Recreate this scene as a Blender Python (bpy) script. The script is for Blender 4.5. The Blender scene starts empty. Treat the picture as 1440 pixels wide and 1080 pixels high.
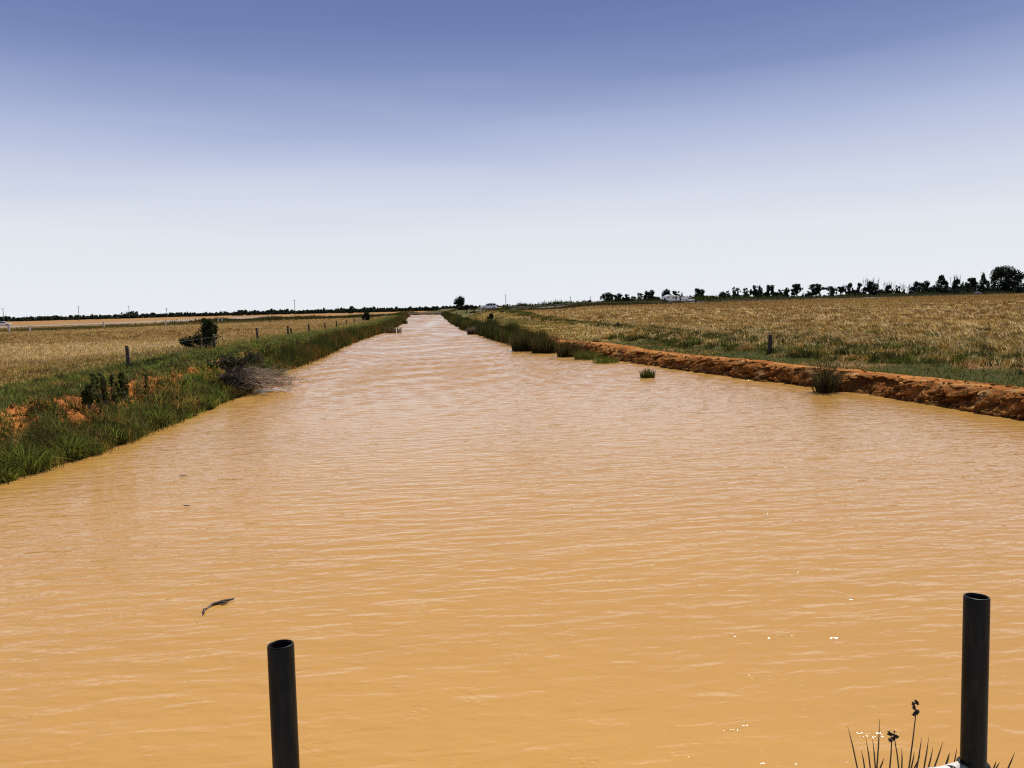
import bpy, math, random
import numpy as np
from mathutils import Vector, Matrix

random.seed(7)
rng = np.random.default_rng(11)
SC = bpy.context.scene
COL = SC.collection
R = math.radians

# ------------------------------------------------------------------ camera
H = 3.4                       # eye height above the water
F = 1080.0                    # focal length in photograph pixels (1440 wide)
CX, CY = 720.0, 540.0
VX, VY, SL = 598.5, 433.5, 0.026   # vanishing point of the canal, slope of the horizon
yd = Vector((VX - CX, CY - VY, -F)).normalized()
h2 = Vector((VX + 1000 - CX, CY - VY + 1000 * SL, -F))
ud = h2.cross(yd).normalized()
xd = yd.cross(ud).normalized()
ROT = Matrix((xd, yd, ud))    # camera space -> world space
cam = bpy.data.cameras.new("camera")
cam.sensor_width = 36.0
cam.lens = 27.0
cam.clip_start = 0.05
cam.clip_end = 12000
co = bpy.data.objects.new("camera", cam)
COL.objects.link(co)
co.matrix_world = Matrix.Translation((0, 0, H)) @ ROT.to_4x4()
SC.camera = co


def ray(px, py):
    return ROT @ Vector((px - CX, CY - py, -F))


def gz(px, py, z=0.0):        # point of height z seen at a pixel
    d = ray(px, py)
    t = (z - H) / d.z
    return Vector((d.x * t, d.y * t, z))


def gy(px, py, Y):            # point at distance Y seen at a pixel
    d = ray(px, py)
    t = Y / d.y
    return Vector((d.x * t, Y, H + d.z * t))


# ------------------------------------------------------------------ noise
def hsh(ix, iy, s):
    n = (ix.astype(np.int64) * 374761393 + iy.astype(np.int64) * 668265263 + s * 974711) & 0x7fffffff
    n = ((n ^ (n >> 13)) * 1274126177) & 0x7fffffff
    return ((n ^ (n >> 16)) & 0xffff) / 65535.0


def vn(x, y, s=0):
    x = np.asarray(x, float)
    y = np.asarray(y, float)
    ix, iy = np.floor(x), np.floor(y)
    fx, fy = x - ix, y - iy
    fx, fy = fx * fx * (3 - 2 * fx), fy * fy * (3 - 2 * fy)
    a, b = hsh(ix, iy, s), hsh(ix + 1, iy, s)
    c, d = hsh(ix, iy + 1, s), hsh(ix + 1, iy + 1, s)
    return (a * (1 - fx) + b * fx) * (1 - fy) + (c * (1 - fx) + d * fx) * fy


def fbm(x, y, s=0, o=4):
    x, y = np.asarray(x, float), np.asarray(y, float)
    r, a, t = 0, 0.5, 0
    for k in range(o):
        r = r + a * vn(x * 2 ** k + 17.3 * k, y * 2 ** k - 9.1 * k, s + k)
        t += a
        a *= 0.5
    return r / t


def ss(a, b, x):
    t = np.clip((np.asarray(x, float) - a) / (b - a), 0, 1)
    return t * t * (3 - 2 * t)


# ------------------------------------------------------------------ mesh helpers
def tag(o, label=None, cat=None, group=None, kind=None):
    if label:
        o["label"] = label
    if cat:
        o["category"] = cat
    if group:
        o["group"] = group
    if kind:
        o["kind"] = kind
    return o


def mesh_np(name, v, faces, mat, parent=None, col=None, smooth=False):
    """faces: list of integer arrays (n, k) of one k each"""
    me = bpy.data.meshes.new(name)
    v = np.ascontiguousarray(v, np.float32)
    me.vertices.add(len(v))
    me.vertices.foreach_set("co", v.ravel())
    faces = [np.asarray(f, np.int32) for f in faces if len(f)]
    loops = np.concatenate([f.ravel() for f in faces])
    sizes = np.concatenate([np.full(len(f), f.shape[1], np.int32) for f in faces])
    starts = np.concatenate([[0], np.cumsum(sizes)[:-1]]).astype(np.int32)
    me.loops.add(len(loops))
    me.loops.foreach_set("vertex_index", loops)
    me.polygons.add(len(sizes))
    me.polygons.foreach_set("loop_start", starts)
    me.polygons.foreach_set("loop_total", sizes)
    if smooth:
        me.polygons.foreach_set("use_smooth", np.ones(len(sizes), bool))
    if col is not None:
        a = me.color_attributes.new("Col", "FLOAT_COLOR", "POINT")
        c = np.ones((len(v), 4), np.float32)
        c[:, :3] = np.clip(col, 0, 1)
        a.data.foreach_set("color", c.ravel())
    me.update(calc_edges=True)
    me.validate()
    me.materials.append(mat)
    o = bpy.data.objects.new(name, me)
    COL.objects.link(o)
    if parent:
        o.parent = parent
    return o


def empty(name, loc, rz=0.0):
    o = bpy.data.objects.new(name, None)
    COL.objects.link(o)
    o.location = loc
    o.rotation_euler = (0, 0, rz)
    o.empty_display_size = 0.3
    return o


def copy_tree(o, parent=None):
    c = o.copy()
    COL.objects.link(c)
    c.parent = parent
    for ch in o.children:
        copy_tree(ch, c)
    return c


class MB:
    """collects boxes, prisms and tubes of one part"""
    def __init__(s):
        s.v, s.f = [], []

    def add(s, v, f):
        n = len(s.v)
        s.v += [tuple(p) for p in v]
        s.f += [tuple(i + n for i in q) for q in f]
        return s

    def box(s, x0, x1, y0, y1, z0, z1):
        v = [(x, y, z) for z in (z0, z1) for y in (y0, y1) for x in (x0, x1)]
        return s.add(v, [(0, 2, 3, 1), (4, 5, 7, 6), (0, 1, 5, 4), (2, 6, 7, 3), (0, 4, 6, 2), (1, 3, 7, 5)])

    def prism(s, prof, y0, y1, inset=None, zb=0, zt=1):
        """profile in x,z from side y0 to y1; above zb the sides lean in by inset at zt"""
        n = len(prof)

        def yy(y, z):
            if inset is None:
                return y
            k = max(0.0, min(1.0, (z - zb) / (zt - zb)))
            m = (y0 + y1) / 2
            return m + (y - m) * (1 - inset * k)
        v = [(x, yy(y0, z), z) for x, z in prof] + [(x, yy(y1, z), z) for x, z in prof]
        f = [tuple(range(n)), tuple(range(2 * n - 1, n - 1, -1))]
        f += [(i, i + n, (i + 1) % n + n, (i + 1) % n) for i in range(n)]
        return s.add(v, f)

    def tube(s, pts, rad, n=8, cap=True):
        pts = [Vector(p) for p in pts]
        v, f = [], []
        for i, p in enumerate(pts):
            a = pts[max(i - 1, 0)]
            b = pts[min(i + 1, len(pts) - 1)]
            t = (b - a).normalized()
            u = t.orthogonal().normalized()
            if abs(t.z) < 0.9:
                u = t.cross(Vector((0, 0, 1))).normalized()
            else:
                u = t.cross(Vector((0, 1, 0))).normalized()
            w = t.cross(u)
            r = rad[i] if hasattr(rad, "__len__") else rad
            for k in range(n):
                an = 2 * math.pi * k / n
                v.append(p + (u * math.cos(an) + w * math.sin(an)) * r)
        for i in range(len(pts) - 1):
            for k in range(n):
                f.append((i * n + k, i * n + (k + 1) % n, (i + 1) * n + (k + 1) % n, (i + 1) * n + k))
        if cap:
            f.append(tuple(range(n - 1, -1, -1)))
            f.append(tuple(range((len(pts) - 1) * n, len(pts) * n)))
        return s.add(v, f)

    def build(s, name, mat, parent=None, smooth=False, bevel=0.0):
        me = bpy.data.meshes.new(name)
        me.from_pydata(s.v, [], s.f)
        me.update()
        me.materials.append(mat)
        if smooth:
            me.polygons.foreach_set("use_smooth", np.ones(len(me.polygons), bool))
        o = bpy.data.objects.new(name, me)
        COL.objects.link(o)
        if parent:
            o.parent = parent
        if bevel:
            b = o.modifiers.new("bevel", "BEVEL")
            b.width = bevel
            b.segments = 2
            b.limit_method = "ANGLE"
            b.harden_normals = False
        return o


# ------------------------------------------------------------------ materials
def nt_new(name):
    m = bpy.data.materials.new(name)
    m.use_nodes = True
    n = m.node_tree
    n.nodes.clear()
    out = n.nodes.new("ShaderNodeOutputMaterial")
    return m, n, out


def solid(name, base, rough=0.6, metal=0.0, var=0.15, scale=6.0, spec=0.5, bump=0.0):
    m, n, out = nt_new(name)
    p = n.nodes.new("ShaderNodeBsdfPrincipled")
    p.inputs["Roughness"].default_value = rough
    p.inputs["Metallic"].default_value = metal
    p.inputs["Specular IOR Level"].default_value = spec
    tc = n.nodes.new("ShaderNodeTexCoord")
    nz = n.nodes.new("ShaderNodeTexNoise")
    nz.inputs["Scale"].default_value = scale
    nz.inputs["Detail"].default_value = 6
    n.links.new(tc.outputs["Object"], nz.inputs["Vector"])
    mx = n.nodes.new("ShaderNodeMix")
    mx.data_type = "RGBA"
    mx.inputs["A"].default_value = [c * (1 - var) for c in base] + [1]
    mx.inputs["B"].default_value = [min(1, c * (1 + var)) for c in base] + [1]
    n.links.new(nz.outputs["Fac"], mx.inputs["Factor"])
    n.links.new(mx.outputs["Result"], p.inputs["Base Color"])
    if bump:
        b = n.nodes.new("ShaderNodeBump")
        b.inputs["Strength"].default_value = bump
        b.inputs["Distance"].default_value = 0.02
        n.links.new(nz.outputs["Fac"], b.inputs["Height"])
        n.links.new(b.outputs["Normal"], p.inputs["Normal"])
    n.links.new(p.outputs["BSDF"], out.inputs["Surface"])
    return m


def attr_mat(name, rough=0.75, trans=0.0, spec=0.2, scale=0, lo=0.7, hi=1.3, scale2=0, bump=0.0, bdist=0.05):
    """base colour from the mesh's own colours, with fine noise on top"""
    m, n, out = nt_new(name)
    p = n.nodes.new("ShaderNodeBsdfPrincipled")
    p.inputs["Roughness"].default_value = rough
    p.inputs["Specular IOR Level"].default_value = spec
    a = n.nodes.new("ShaderNodeVertexColor")
    a.layer_name = "Col"
    csock = a.outputs["Color"]
    if scale:
        tc = n.nodes.new("ShaderNodeTexCoord")
        facs = []
        for sc_ in (scale, scale2) if scale2 else (scale,):
            nz = n.nodes.new("ShaderNodeTexNoise")
            nz.inputs["Scale"].default_value = sc_
            nz.inputs["Detail"].default_value = 8
            nz.inputs["Roughness"].default_value = 0.65
            n.links.new(tc.outputs["Object"], nz.inputs["Vector"])
            mr = n.nodes.new("ShaderNodeMapRange")
            mr.inputs["From Min"].default_value = 0.3
            mr.inputs["From Max"].default_value = 0.7
            mr.inputs["To Min"].default_value = lo
            mr.inputs["To Max"].default_value = hi
            n.links.new(nz.outputs["Fac"], mr.inputs["Value"])
            vm = n.nodes.new("ShaderNodeVectorMath")
            vm.operation = "SCALE"
            n.links.new(csock, vm.inputs[0])
            n.links.new(mr.outputs["Result"], vm.inputs["Scale"])
            csock = vm.outputs["Vector"]
            facs.append(nz.outputs["Fac"])
        if bump:
            b = n.nodes.new("ShaderNodeBump")
            b.inputs["Strength"].default_value = bump
            b.inputs["Distance"].default_value = bdist
            n.links.new(facs[-1], b.inputs["Height"])
            n.links.new(b.outputs["Normal"], p.inputs["Normal"])
    n.links.new(csock, p.inputs["Base Color"])
    if trans:
        t = n.nodes.new("ShaderNodeBsdfTranslucent")
        n.links.new(csock, t.inputs["Color"])
        mx = n.nodes.new("ShaderNodeMixShader")
        mx.inputs["Fac"].default_value = trans
        n.links.new(p.outputs["BSDF"], mx.inputs[1])
        n.links.new(t.outputs["BSDF"], mx.inputs[2])
        n.links.new(mx.outputs["Shader"], out.inputs["Surface"])
    else:
        n.links.new(p.outputs["BSDF"], out.inputs["Surface"])
    return m


M_GROUND = attr_mat("ground_soil_and_turf", 0.95, 0, 0.03, scale=0.9, scale2=7.0, lo=0.72, hi=1.28, bump=0.6, bdist=0.12)
M_EARTH = attr_mat("orange_clay", 0.95, 0, 0.02, scale=1.3, scale2=11.0, lo=0.6, hi=1.4, bump=0.9, bdist=0.08)
M_BLADE = attr_mat("grass_blades", 0.8, 0.38, 0.08)
M_LEAF = attr_mat("tree_leaves", 0.8, 0.15, 0.06)
M_TWIG = attr_mat("dry_twigs", 0.9, 0, 0.04)
M_BARK = solid("bark", (0.085, 0.07, 0.055), 0.9, var=0.4, scale=3)
M_POST = solid("weathered_post_wood", (0.065, 0.045, 0.028), 0.9, var=0.4, scale=5, bump=0.3)
M_POSTPALE = solid("pale_post", (0.5, 0.47, 0.42), 0.9, var=0.2)
M_WIRE = solid("fence_wire", (0.16, 0.14, 0.12), 0.6, 0.5)
M_ROAD = solid("grey_road_gravel", (0.24, 0.22, 0.20), 0.95, var=0.2, scale=0.3)
M_CONC = solid("pale_concrete", (0.48, 0.44, 0.38), 0.85, var=0.25, scale=2)
M_RUSTY = solid("brown_timber_beam", (0.20, 0.10, 0.05), 0.9, var=0.3, scale=2)
M_WHITE = solid("white_car_paint", (0.93, 0.90, 0.84), 0.3, var=0.03)
M_GREYP = solid("grey_car_paint", (0.22, 0.23, 0.24), 0.3, var=0.05)
M_GLASS = solid("dark_window_glass", (0.012, 0.014, 0.016), 0.08, var=0.1)
M_TYRE = solid("black_rubber", (0.018, 0.018, 0.018), 0.85, var=0.2)
M_RIM = solid("wheel_metal", (0.4, 0.4, 0.41), 0.35, 0.8)
M_DARK = solid("dark_underbody", (0.02, 0.02, 0.02), 0.8)
M_LAMP = solid("lamp_lens", (0.7, 0.7, 0.68), 0.15)
M_RED = solid("red_lens", (0.35, 0.02, 0.02), 0.2)
M_POLE = solid("pole_timber", (0.16, 0.14, 0.13), 0.9, var=0.2)


def pipe_material():
    m, n, out = nt_new("black_painted_pipe")
    p = n.nodes.new("ShaderNodeBsdfPrincipled")
    tc = n.nodes.new("ShaderNodeTexCoord")
    mp = n.nodes.new("ShaderNodeMapping")
    mp.inputs["Scale"].default_value = (30, 30, 5)
    nz = n.nodes.new("ShaderNodeTexNoise")
    nz.inputs["Scale"].default_value = 1.6
    nz.inputs["Detail"].default_value = 9
    nz.inputs["Roughness"].default_value = 0.7
    n.links.new(tc.outputs["Object"], mp.inputs["Vector"])
    n.links.new(mp.outputs["Vector"], nz.inputs["Vector"])
    cr = n.nodes.new("ShaderNodeValToRGB")
    e = cr.color_ramp.elements
    e[0].position = 0.45
    e[0].color = (0.0045, 0.0035, 0.002, 1)
    e[1].position = 0.78
    e[1].color = (0.030, 0.022, 0.013, 1)
    p.inputs["Specular IOR Level"].default_value = 0.18
    n.links.new(nz.outputs["Fac"], cr.inputs["Fac"])
    n.links.new(cr.outputs["Color"], p.inputs["Base Color"])
    mr = n.nodes.new("ShaderNodeMapRange")
    mr.inputs["To Min"].default_value = 0.22
    mr.inputs["To Max"].default_value = 0.6
    n.links.new(nz.outputs["Fac"], mr.inputs["Value"])
    n.links.new(mr.outputs["Result"], p.inputs["Roughness"])
    b = n.nodes.new("ShaderNodeBump")
    b.inputs["Strength"].default_value = 0.15
    b.inputs["Distance"].default_value = 0.002
    n.links.new(nz.outputs["Fac"], b.inputs["Height"])
    n.links.new(b.outputs["Normal"], p.inputs["Normal"])
    n.links.new(p.outputs["BSDF"], out.inputs["Surface"])
    return m


M_PIPE = pipe_material()
M_GALV = solid("galvanised_steel", (0.62, 0.60, 0.56), 0.45, 0.35, var=0.25, scale=40, bump=0.2)


def water_material():
    m, n, out = nt_new("muddy_water")
    p = n.nodes.new("ShaderNodeBsdfPrincipled")
    p.inputs["Roughness"].default_value = 0.035
    p.inputs["IOR"].default_value = 1.33
    tc = n.nodes.new("ShaderNodeTexCoord")
    # mud stirred in slow swirls
    mp0 = n.nodes.new("ShaderNodeMapping")
    mp0.inputs["Scale"].default_value = (0.10, 0.28, 1)
    n.links.new(tc.outputs["Object"], mp0.inputs["Vector"])
    n0 = n.nodes.new("ShaderNodeTexNoise")
    n0.inputs["Scale"].default_value = 1.0
    n0.inputs["Detail"].default_value = 4
    n.links.new(mp0.outputs["Vector"], n0.inputs["Vector"])
    mx = n.nodes.new("ShaderNodeMix")
    mx.data_type = "RGBA"
    mx.inputs["A"].default_value = WATER_A
    mx.inputs["B"].default_value = WATER_B
    n.links.new(n0.outputs["Fac"], mx.inputs["Factor"])
    n.links.new(mx.outputs["Result"], p.inputs["Base Color"])
    # small wind ripples: true slopes of a noise height field, the same at every distance
    def math_(op, a_, b_):
        q = n.nodes.new("ShaderNodeMath")
        q.operation = op
        for i_, v_ in enumerate((a_, b_)):
            if isinstance(v_, (int, float)):
                q.inputs[i_].default_value = v_
            else:
                n.links.new(v_, q.inputs[i_])
        return q.outputs[0]
    tx = ty = 0.0
    for (sx, sy, rz, amp, det) in RIPPLES:
        vals = []
        delta = 0.12 / sy
        for off in ((0, 0), (delta, 0), (0, delta)):
            ad = n.nodes.new("ShaderNodeVectorMath")
            ad.operation = "ADD"
            ad.inputs[1].default_value = (off[0], off[1], 0)
            n.links.new(tc.outputs["Object"], ad.inputs[0])
            mp = n.nodes.new("ShaderNodeMapping")
            mp.inputs["Scale"].default_value = (sx, sy, 1)
            mp.inputs["Rotation"].default_value = (0, 0, rz)
            n.links.new(ad.outputs["Vector"], mp.inputs["Vector"])
            nz = n.nodes.new("ShaderNodeTexNoise")
            nz.noise_dimensions = "2D"
            nz.inputs["Scale"].default_value = 1.0
            nz.inputs["Detail"].default_value = det
            nz.inputs["Distortion"].default_value = 0.3
            n.links.new(mp.outputs["Vector"], nz.inputs["Vector"])
            vals.append(nz.outputs["Fac"])
        k_ = -amp / delta
        if sx > 10:            # cat's-paws: the finest ripples come in small scattered patches that catch the sun
            cp = n.nodes.new("ShaderNodeTexNoise")
            cp.noise_dimensions = "2D"
            cp.inputs["Scale"].default_value = 2.3
            cp.inputs["Detail"].default_value = 2.0
            n.links.new(tc.outputs["Object"], cp.inputs["Vector"])
            cm = n.nodes.new("ShaderNodeMapRange")
            cm.inputs["From Min"].default_value = 0.60
            cm.inputs["From Max"].default_value = 0.74
            cm.inputs["To Min"].default_value = k_ * 0.6
            cm.inputs["To Max"].default_value = k_ * 3.4
            n.links.new(cp.outputs["Fac"], cm.inputs["Value"])
            k_ = cm.outputs["Result"]
        tx = math_("ADD", tx, math_("MULTIPLY", math_("SUBTRACT", vals[1], vals[0]), k_))
        ty = math_("ADD", ty, math_("MULTIPLY", math_("SUBTRACT", vals[2], vals[0]), k_))
    # the water lies calmer in the lee of the crossing than out on the open reach
    sp = n.nodes.new("ShaderNodeSeparateXYZ")
    n.links.new(tc.outputs["Object"], sp.inputs[0])
    wr_ = n.nodes.new("ShaderNodeMapRange")
    wr_.inputs["From Min"].default_value = 8
    wr_.inputs["From Max"].default_value = 60
    wr_.inputs["To Min"].default_value = 0.85
    wr_.inputs["To Max"].default_value = 0.95
    n.links.new(sp.outputs["Y"], wr_.inputs["Value"])
    cb = n.nodes.new("ShaderNodeCombineXYZ")
    n.links.new(math_("MULTIPLY", tx, wr_.outputs["Result"]), cb.inputs[0])
    n.links.new(math_("MULTIPLY", ty, wr_.outputs["Result"]), cb.inputs[1])
    ge = n.nodes.new("ShaderNodeNewGeometry")
    va = n.nodes.new("ShaderNodeVectorMath")
    va.operation = "ADD"
    n.links.new(ge.outputs["Normal"], va.inputs[0])
    n.links.new(cb.outputs[0], va.inputs[1])
    last = n.nodes.new("ShaderNodeVectorMath")
    last.operation = "NORMALIZE"
    n.links.new(va.outputs["Vector"], last.inputs[0])
    n.links.new(last.outputs["Vector"], p.inputs["Normal"])
    n.links.new(p.outputs["BSDF"], out.inputs["Surface"])
    return m


RIPPLES = ((1.3, 4.6, 0.10, 0.030, 1.2), (3.6, 10.5, -0.16, 0.0105, 1.0), (13.0, 27.0, 0.3, 0.0028, 1.0))
WATER_A = (0.460, 0.242, 0.062, 1)
WATER_B = (0.550, 0.295, 0.076, 1)
M_WATER = water_material()

# ------------------------------------------------------------------ the lie of the land
LP = [gz(x, y) for x, y in ((0, 678), (60, 661), (130, 640), (240, 598), (300, 573), (330, 560), (385, 530), (425, 512),
                            (470, 491), (500, 479), (540, 467), (560, 457))]
RP = [gz(x, y) for x, y in ((1440, 590), (1300, 567), (1180, 549), (1060, 534), (940, 518), (880, 509), (850, 504),
                            (790, 495), (750, 490), (700, 476), (660, 464), (640, 455))]
LY = np.array([-60, 8] + [p.y for p in LP] + [380, 9000])
LX = np.array([-9.6, -9.2] + [p.x for p in LP] + [-8.2, -8.2])
RY = np.array([-60, 8] + [p.y for p in RP] + [380, 9000])
RX = np.array([19.5, 19.0] + [p.x for p in RP] + [8.2, 8.2])
o_ = np.argsort(LY)
LY, LX = LY[o_], LX[o_]
o_ = np.argsort(RY)
RY, RX = RY[o_], RX[o_]


def Lx(Y):
    return np.interp(Y, LY, LX) + 0.35 * (fbm(np.asarray(Y) * 0.45, 3.3, 5, 3) - 0.5) * ss(8, 20, Y)


def Rx(Y):
    return np.interp(Y, RY, RX) + 0.45 * (fbm(np.asarray(Y) * 0.4, 8.1, 9, 3) - 0.5) * ss(8, 20, Y)


PLd = [-3, -1.2, -.4, 0, .4, 1.1, 1.5, 1.75, 2.05, 2.4, 3.2, 6, 9, 14, 40, 9000]
PLz = [-.9, -.55, -.18, -.02, .14, .34, .46, .72, .95, 1.04, 1.08, 1.06, .98, .86, .80, .80]
PRd = [-3, -1.2, -.4, 0, .7, 1.2, 2.4, 3.4, 6, 8.5, 12, 20, 9000]
PRz = [-.9, -.55, -.25, -.10, .34, .50, .50, .40, .48, .74, .86, .90, .90]
PFz = [-.9, -.55, -.25, -.03, .30, .52, .66, .68, .70, .78, .86, .90, .90]   # right side farther off


def road_y(X):                 # the road behind the right field
    return 206 + 0.62 * np.asarray(X)


def land(X, Y):
    X, Y = np.asarray(X, float), np.asarray(Y, float)
    L, Rr = Lx(Y), Rx(Y)
    mid = (L + Rr) / 2
    dl, dr = L - X, X - Rr
    zl = np.interp(dl, PLd, PLz)
    zl = zl - 0.25 * ss(50, 110, Y) * ss(0.5, 3, dl)
    t = ss(50, 75, Y)
    zr = np.interp(dr, PRd, PRz) * (1 - t) + np.interp(dr, PRd, PFz) * t
    rise = ss(0.12, 1.0, (Y - 45) / (road_y(np.maximum(X, 0)) - 45)) * ss(18, 46, X - 0 * Y)
    ry2 = ss(0.0, 1.0, (Y - 110) / (road_y(np.maximum(X, 0)) - 10 - 110)) * ss(10, 17, X)
    zr = zr + 2.0 * np.maximum(rise, 0.72 * ry2)
    z = np.where(X < mid, zl, zr)
    ins = (dl < 0) & (dr < 0)
    bed = np.maximum(np.interp(dl, PLd, PLz), -0.9)
    bed = np.where(X < mid, bed, np.interp(dr, PRd, PRz))
    z = np.where(ins, bed, z)
    fill = ss(377, 381, Y)
    z = np.maximum(z, -1.0 + 1.7 * fill)
    rough = (fbm(X * 0.5, Y * 0.5, 21) - 0.5) * 0.16 + (fbm(X * 2.2, Y * 2.2, 31, 3) - 0.5) * 0.10 * ss(120, 20, Y)
    z = z + rough * ss(0.2, 2.2, np.maximum(dl, dr)) + (fbm(X * 0.02, Y * 0.02, 41, 2) - 0.5) * 0.25 * ss(60, 160, np.hypot(X, Y))
    # ledges and clods of the eroded left bank
    er = ss(0.9, 1.5, dl) * ss(3.0, 2.1, dl) * ss(80, 40, Y)
    z = z + er * ((fbm(X * 2.8, Y * 2.2, 51, 4) - 0.5) * 0.95 - 0.28 * ss(0.55, 0.68, fbm(X * 1.7, Y * 1.5, 53, 3)))
    return z


# ground: one sheet out to the horizon, rows across the canal
ys = [-40, -25, -15, -8, -3, 1, 4, 6]
y = 8.0
while y < 400:
    ys.append(y)
    y *= 1.0115
ys += [410, 425, 445, 470, 500, 540, 590, 650, 720, 800, 900, 1000, 1200, 1500, 1900, 2500, 3300, 4500, 6500, 9000]
dd = list(np.arange(-1.2, 5.0, 0.085)) + list(np.arange(5.0, 12, 0.25)) + [12.4, 13, 13.6, 14.3, 15, 16, 17, 18, 19, 20, 22, 24, 26, 28,
     30, 33, 36, 40, 44, 48, 53, 58, 64, 70, 78, 86, 95, 105, 116, 128, 140, 155, 170, 190, 210, 235, 260, 290, 320, 360, 410, 470, 550, 650, 800,
     1000, 1300, 1700, 2300, 3200, 4500, 6500]
ys = np.array(ys, float)
dd = np.array(dd, float)
bedn = 9
rows = []
for Y in ys:
    l, r = float(Lx(Y)), float(Rx(Y))
    xl = l - dd[::-1]
    xr = r + dd
    b = np.linspace(xl[-1], xr[0], bedn + 2)[1:-1]
    rows.append(np.concatenate([xl, b, xr]))
GX = np.array(rows)
GY = np.repeat(ys[:, None], GX.shape[1], 1)
GZ = land(GX, GY)
nr, nc = GX.shape


def gridfaces(nr, nc):
    i = np.arange(nr - 1)[:, None] * nc + np.arange(nc - 1)[None, :]
    i = i.ravel()
    return np.stack([i, i + 1, i + nc + 1, i + nc], 1)


SOIL = np.array((0.40, 0.145, 0.036))
SOIL2 = np.array((0.24, 0.085, 0.026))
DRY = np.array((0.22, 0.122, 0.036))
DRY2 = np.array((0.40, 0.27, 0.10))
GRN = np.array((0.065, 0.062, 0.018))
GRN2 = np.array((0.10, 0.10, 0.032))
TAN = np.array((0.32, 0.165, 0.065))


def mixc(a, b, t):
    t = np.asarray(t)[..., None]
    return a * (1 - t) + b * t


def ground_color(X, Y):
    L, Rr = Lx(Y), Rx(Y)
    dl, dr = L - X, X - Rr
    left = X < (L + Rr) / 2
    big = fbm(X * 0.05, Y * 0.05, 61)
    med = fbm(X * 0.35, Y * 0.35, 71)
    field = mixc(DRY, DRY2, np.clip(ss(0.50, 0.72, fbm(X * 0.06, Y * 0.03, 81)) * 0.6 + 0.5 * ss(0.55, 0.75, med), 0, 1))
    # left side
    cl = mixc(mixc(GRN, GRN2, ss(0.4, 0.6, med)), field, ss(6.5, 11, dl + 6 * (med - 0.5)))
    soil = mixc(SOIL2, SOIL, ss(0.35, 0.6, fbm(X * 1.4, Y * 1.4, 91)))
    cl = mixc(cl, soil, ss(2.7, 2.2, dl + 1.2 * (med - 0.5)))
    cl = mixc(cl, mixc(TAN, DRY2, 0.25 * big), ss(190, 330, -X + 0.55 * Y - 0) * ss(300, 340, Y * 1.0 - 0.4 * X))
    # right side
    hol = mixc(GRN, TAN * 0.75, ss(0.50, 0.68, med))
    cr = mixc(hol, field, ss(8, 13, dr + 5 * (med - 0.5)))
    farr = mixc(mixc(TAN, SOIL, 0.3), DRY2, ss(2.0, 5.0, dr + 3 * (med - 0.5)))
    farr = mixc(farr, GRN2, ss(0.52, 0.66, fbm(X * 0.15, Y * 0.06, 15)) * ss(3, 6, dr))
    farr = mixc(farr, field, ss(11, 15, dr))
    cr = mixc(cr, farr, ss(52, 66, Y))
    cr = mixc(cr, GRN2 * 0.8, 0.85 * ss(190, 240, Y) * ss(60, 30, X))
    cr = mixc(cr, soil, ss(3.4, 2.6, dr + 1.0 * (med - 0.5)) * ss(75, 55, Y))
    return np.where(left[..., None], cl, cr)


GC = ground_color(GX, GY)
ground = mesh_np("ground", np.stack([GX, GY, GZ], -1).reshape(-1, 3), [gridfaces(nr, nc)], M_GROUND, col=GC.reshape(-1, 3), smooth=True)
tag(ground, "dry brown paddocks and green canal banks under the grass", kind="structure")

# ------------------------------------------------------------------ water
wy = [-30, -20, -12, -6, -2, 1, 2.5, 3.5]
y = 4.2
while y < 379:
    wy.append(y)
    y += max(0.05, y * 0.0040)
wy.append(379.5)
wy = np.array(wy)
nu = 260
u = np.linspace(0, 1, nu)
WXl = Lx(wy)[:, None] - 1.4
WXr = Rx(wy)[:, None] + 1.2
WX = WXl + (WXr - WXl) * u[None, :]
WY = np.repeat(wy[:, None], nu, 1)
step = np.gradient(wy)[:, None]
WZ = np.zeros_like(WX)
wr = np.random.default_rng(5)
for k in range(26):
    lam = 0.22 * (1.3 / 0.22) ** (k / 25.0)
    th = wr.normal(0.10, 0.30)
    kx, ky = math.sin(th) * 2 * math.pi / lam, math.cos(th) * 2 * math.pi / lam
    amp = 0.0009 * lam ** 0.75 * ss(2.2, 4.5, lam / step)
    wob = 0.9 * np.sin(WX * 0.7 + k) + 0.7 * np.sin(WX * 0.31 + WY * 0.27 + 2.1 * k)
    env = 0.35 + 1.3 * vn(WX * 0.55 / lam ** 0.5 + 3.1 * k, WY * 0.30 / lam ** 0.5, 300 + k)
    s_ = np.sin(kx * WX + ky * WY + wob + wr.uniform(0, 6.28))
    WZ += amp * env * (2 * ((s_ + 1) / 2) ** 1.6 - 1)
for j in range(7):
    lam0 = 0.40 * 1.8 ** j
    for k in range(4):
        lam = lam0 * wr.uniform(0.8, 1.3)
        th = wr.normal(0.08, 0.28)
        kx, ky = math.sin(th) * 2 * math.pi / lam, math.cos(th) * 2 * math.pi / lam
        band = ss(2.8, 3.6, lam / step) * ss(7.0, 4.6, lam / step) * ss(13, 45, WY)
        amp = 0.125 * lam / (2 * math.pi) * band * (0.75 + 0.5 * vn(WX * 0.4 + 7.7 * k, WY * 0.5 / lam0 ** 0.5, 500 + 10 * j + k))
        WZ += amp * np.sin(kx * WX + ky * WY + 1.2 * np.sin(WX * 0.5 / lam0 ** 0.5 + 3 * k) + wr.uniform(0, 6.28))
water = mesh_np("water", np.stack([WX, WY, WZ], -1).reshape(-1, 3), [gridfaces(len(wy), nu)], M_WATER, smooth=True)
tag(water, "muddy orange brown canal water ruffled by small ripples", kind="structure")

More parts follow.
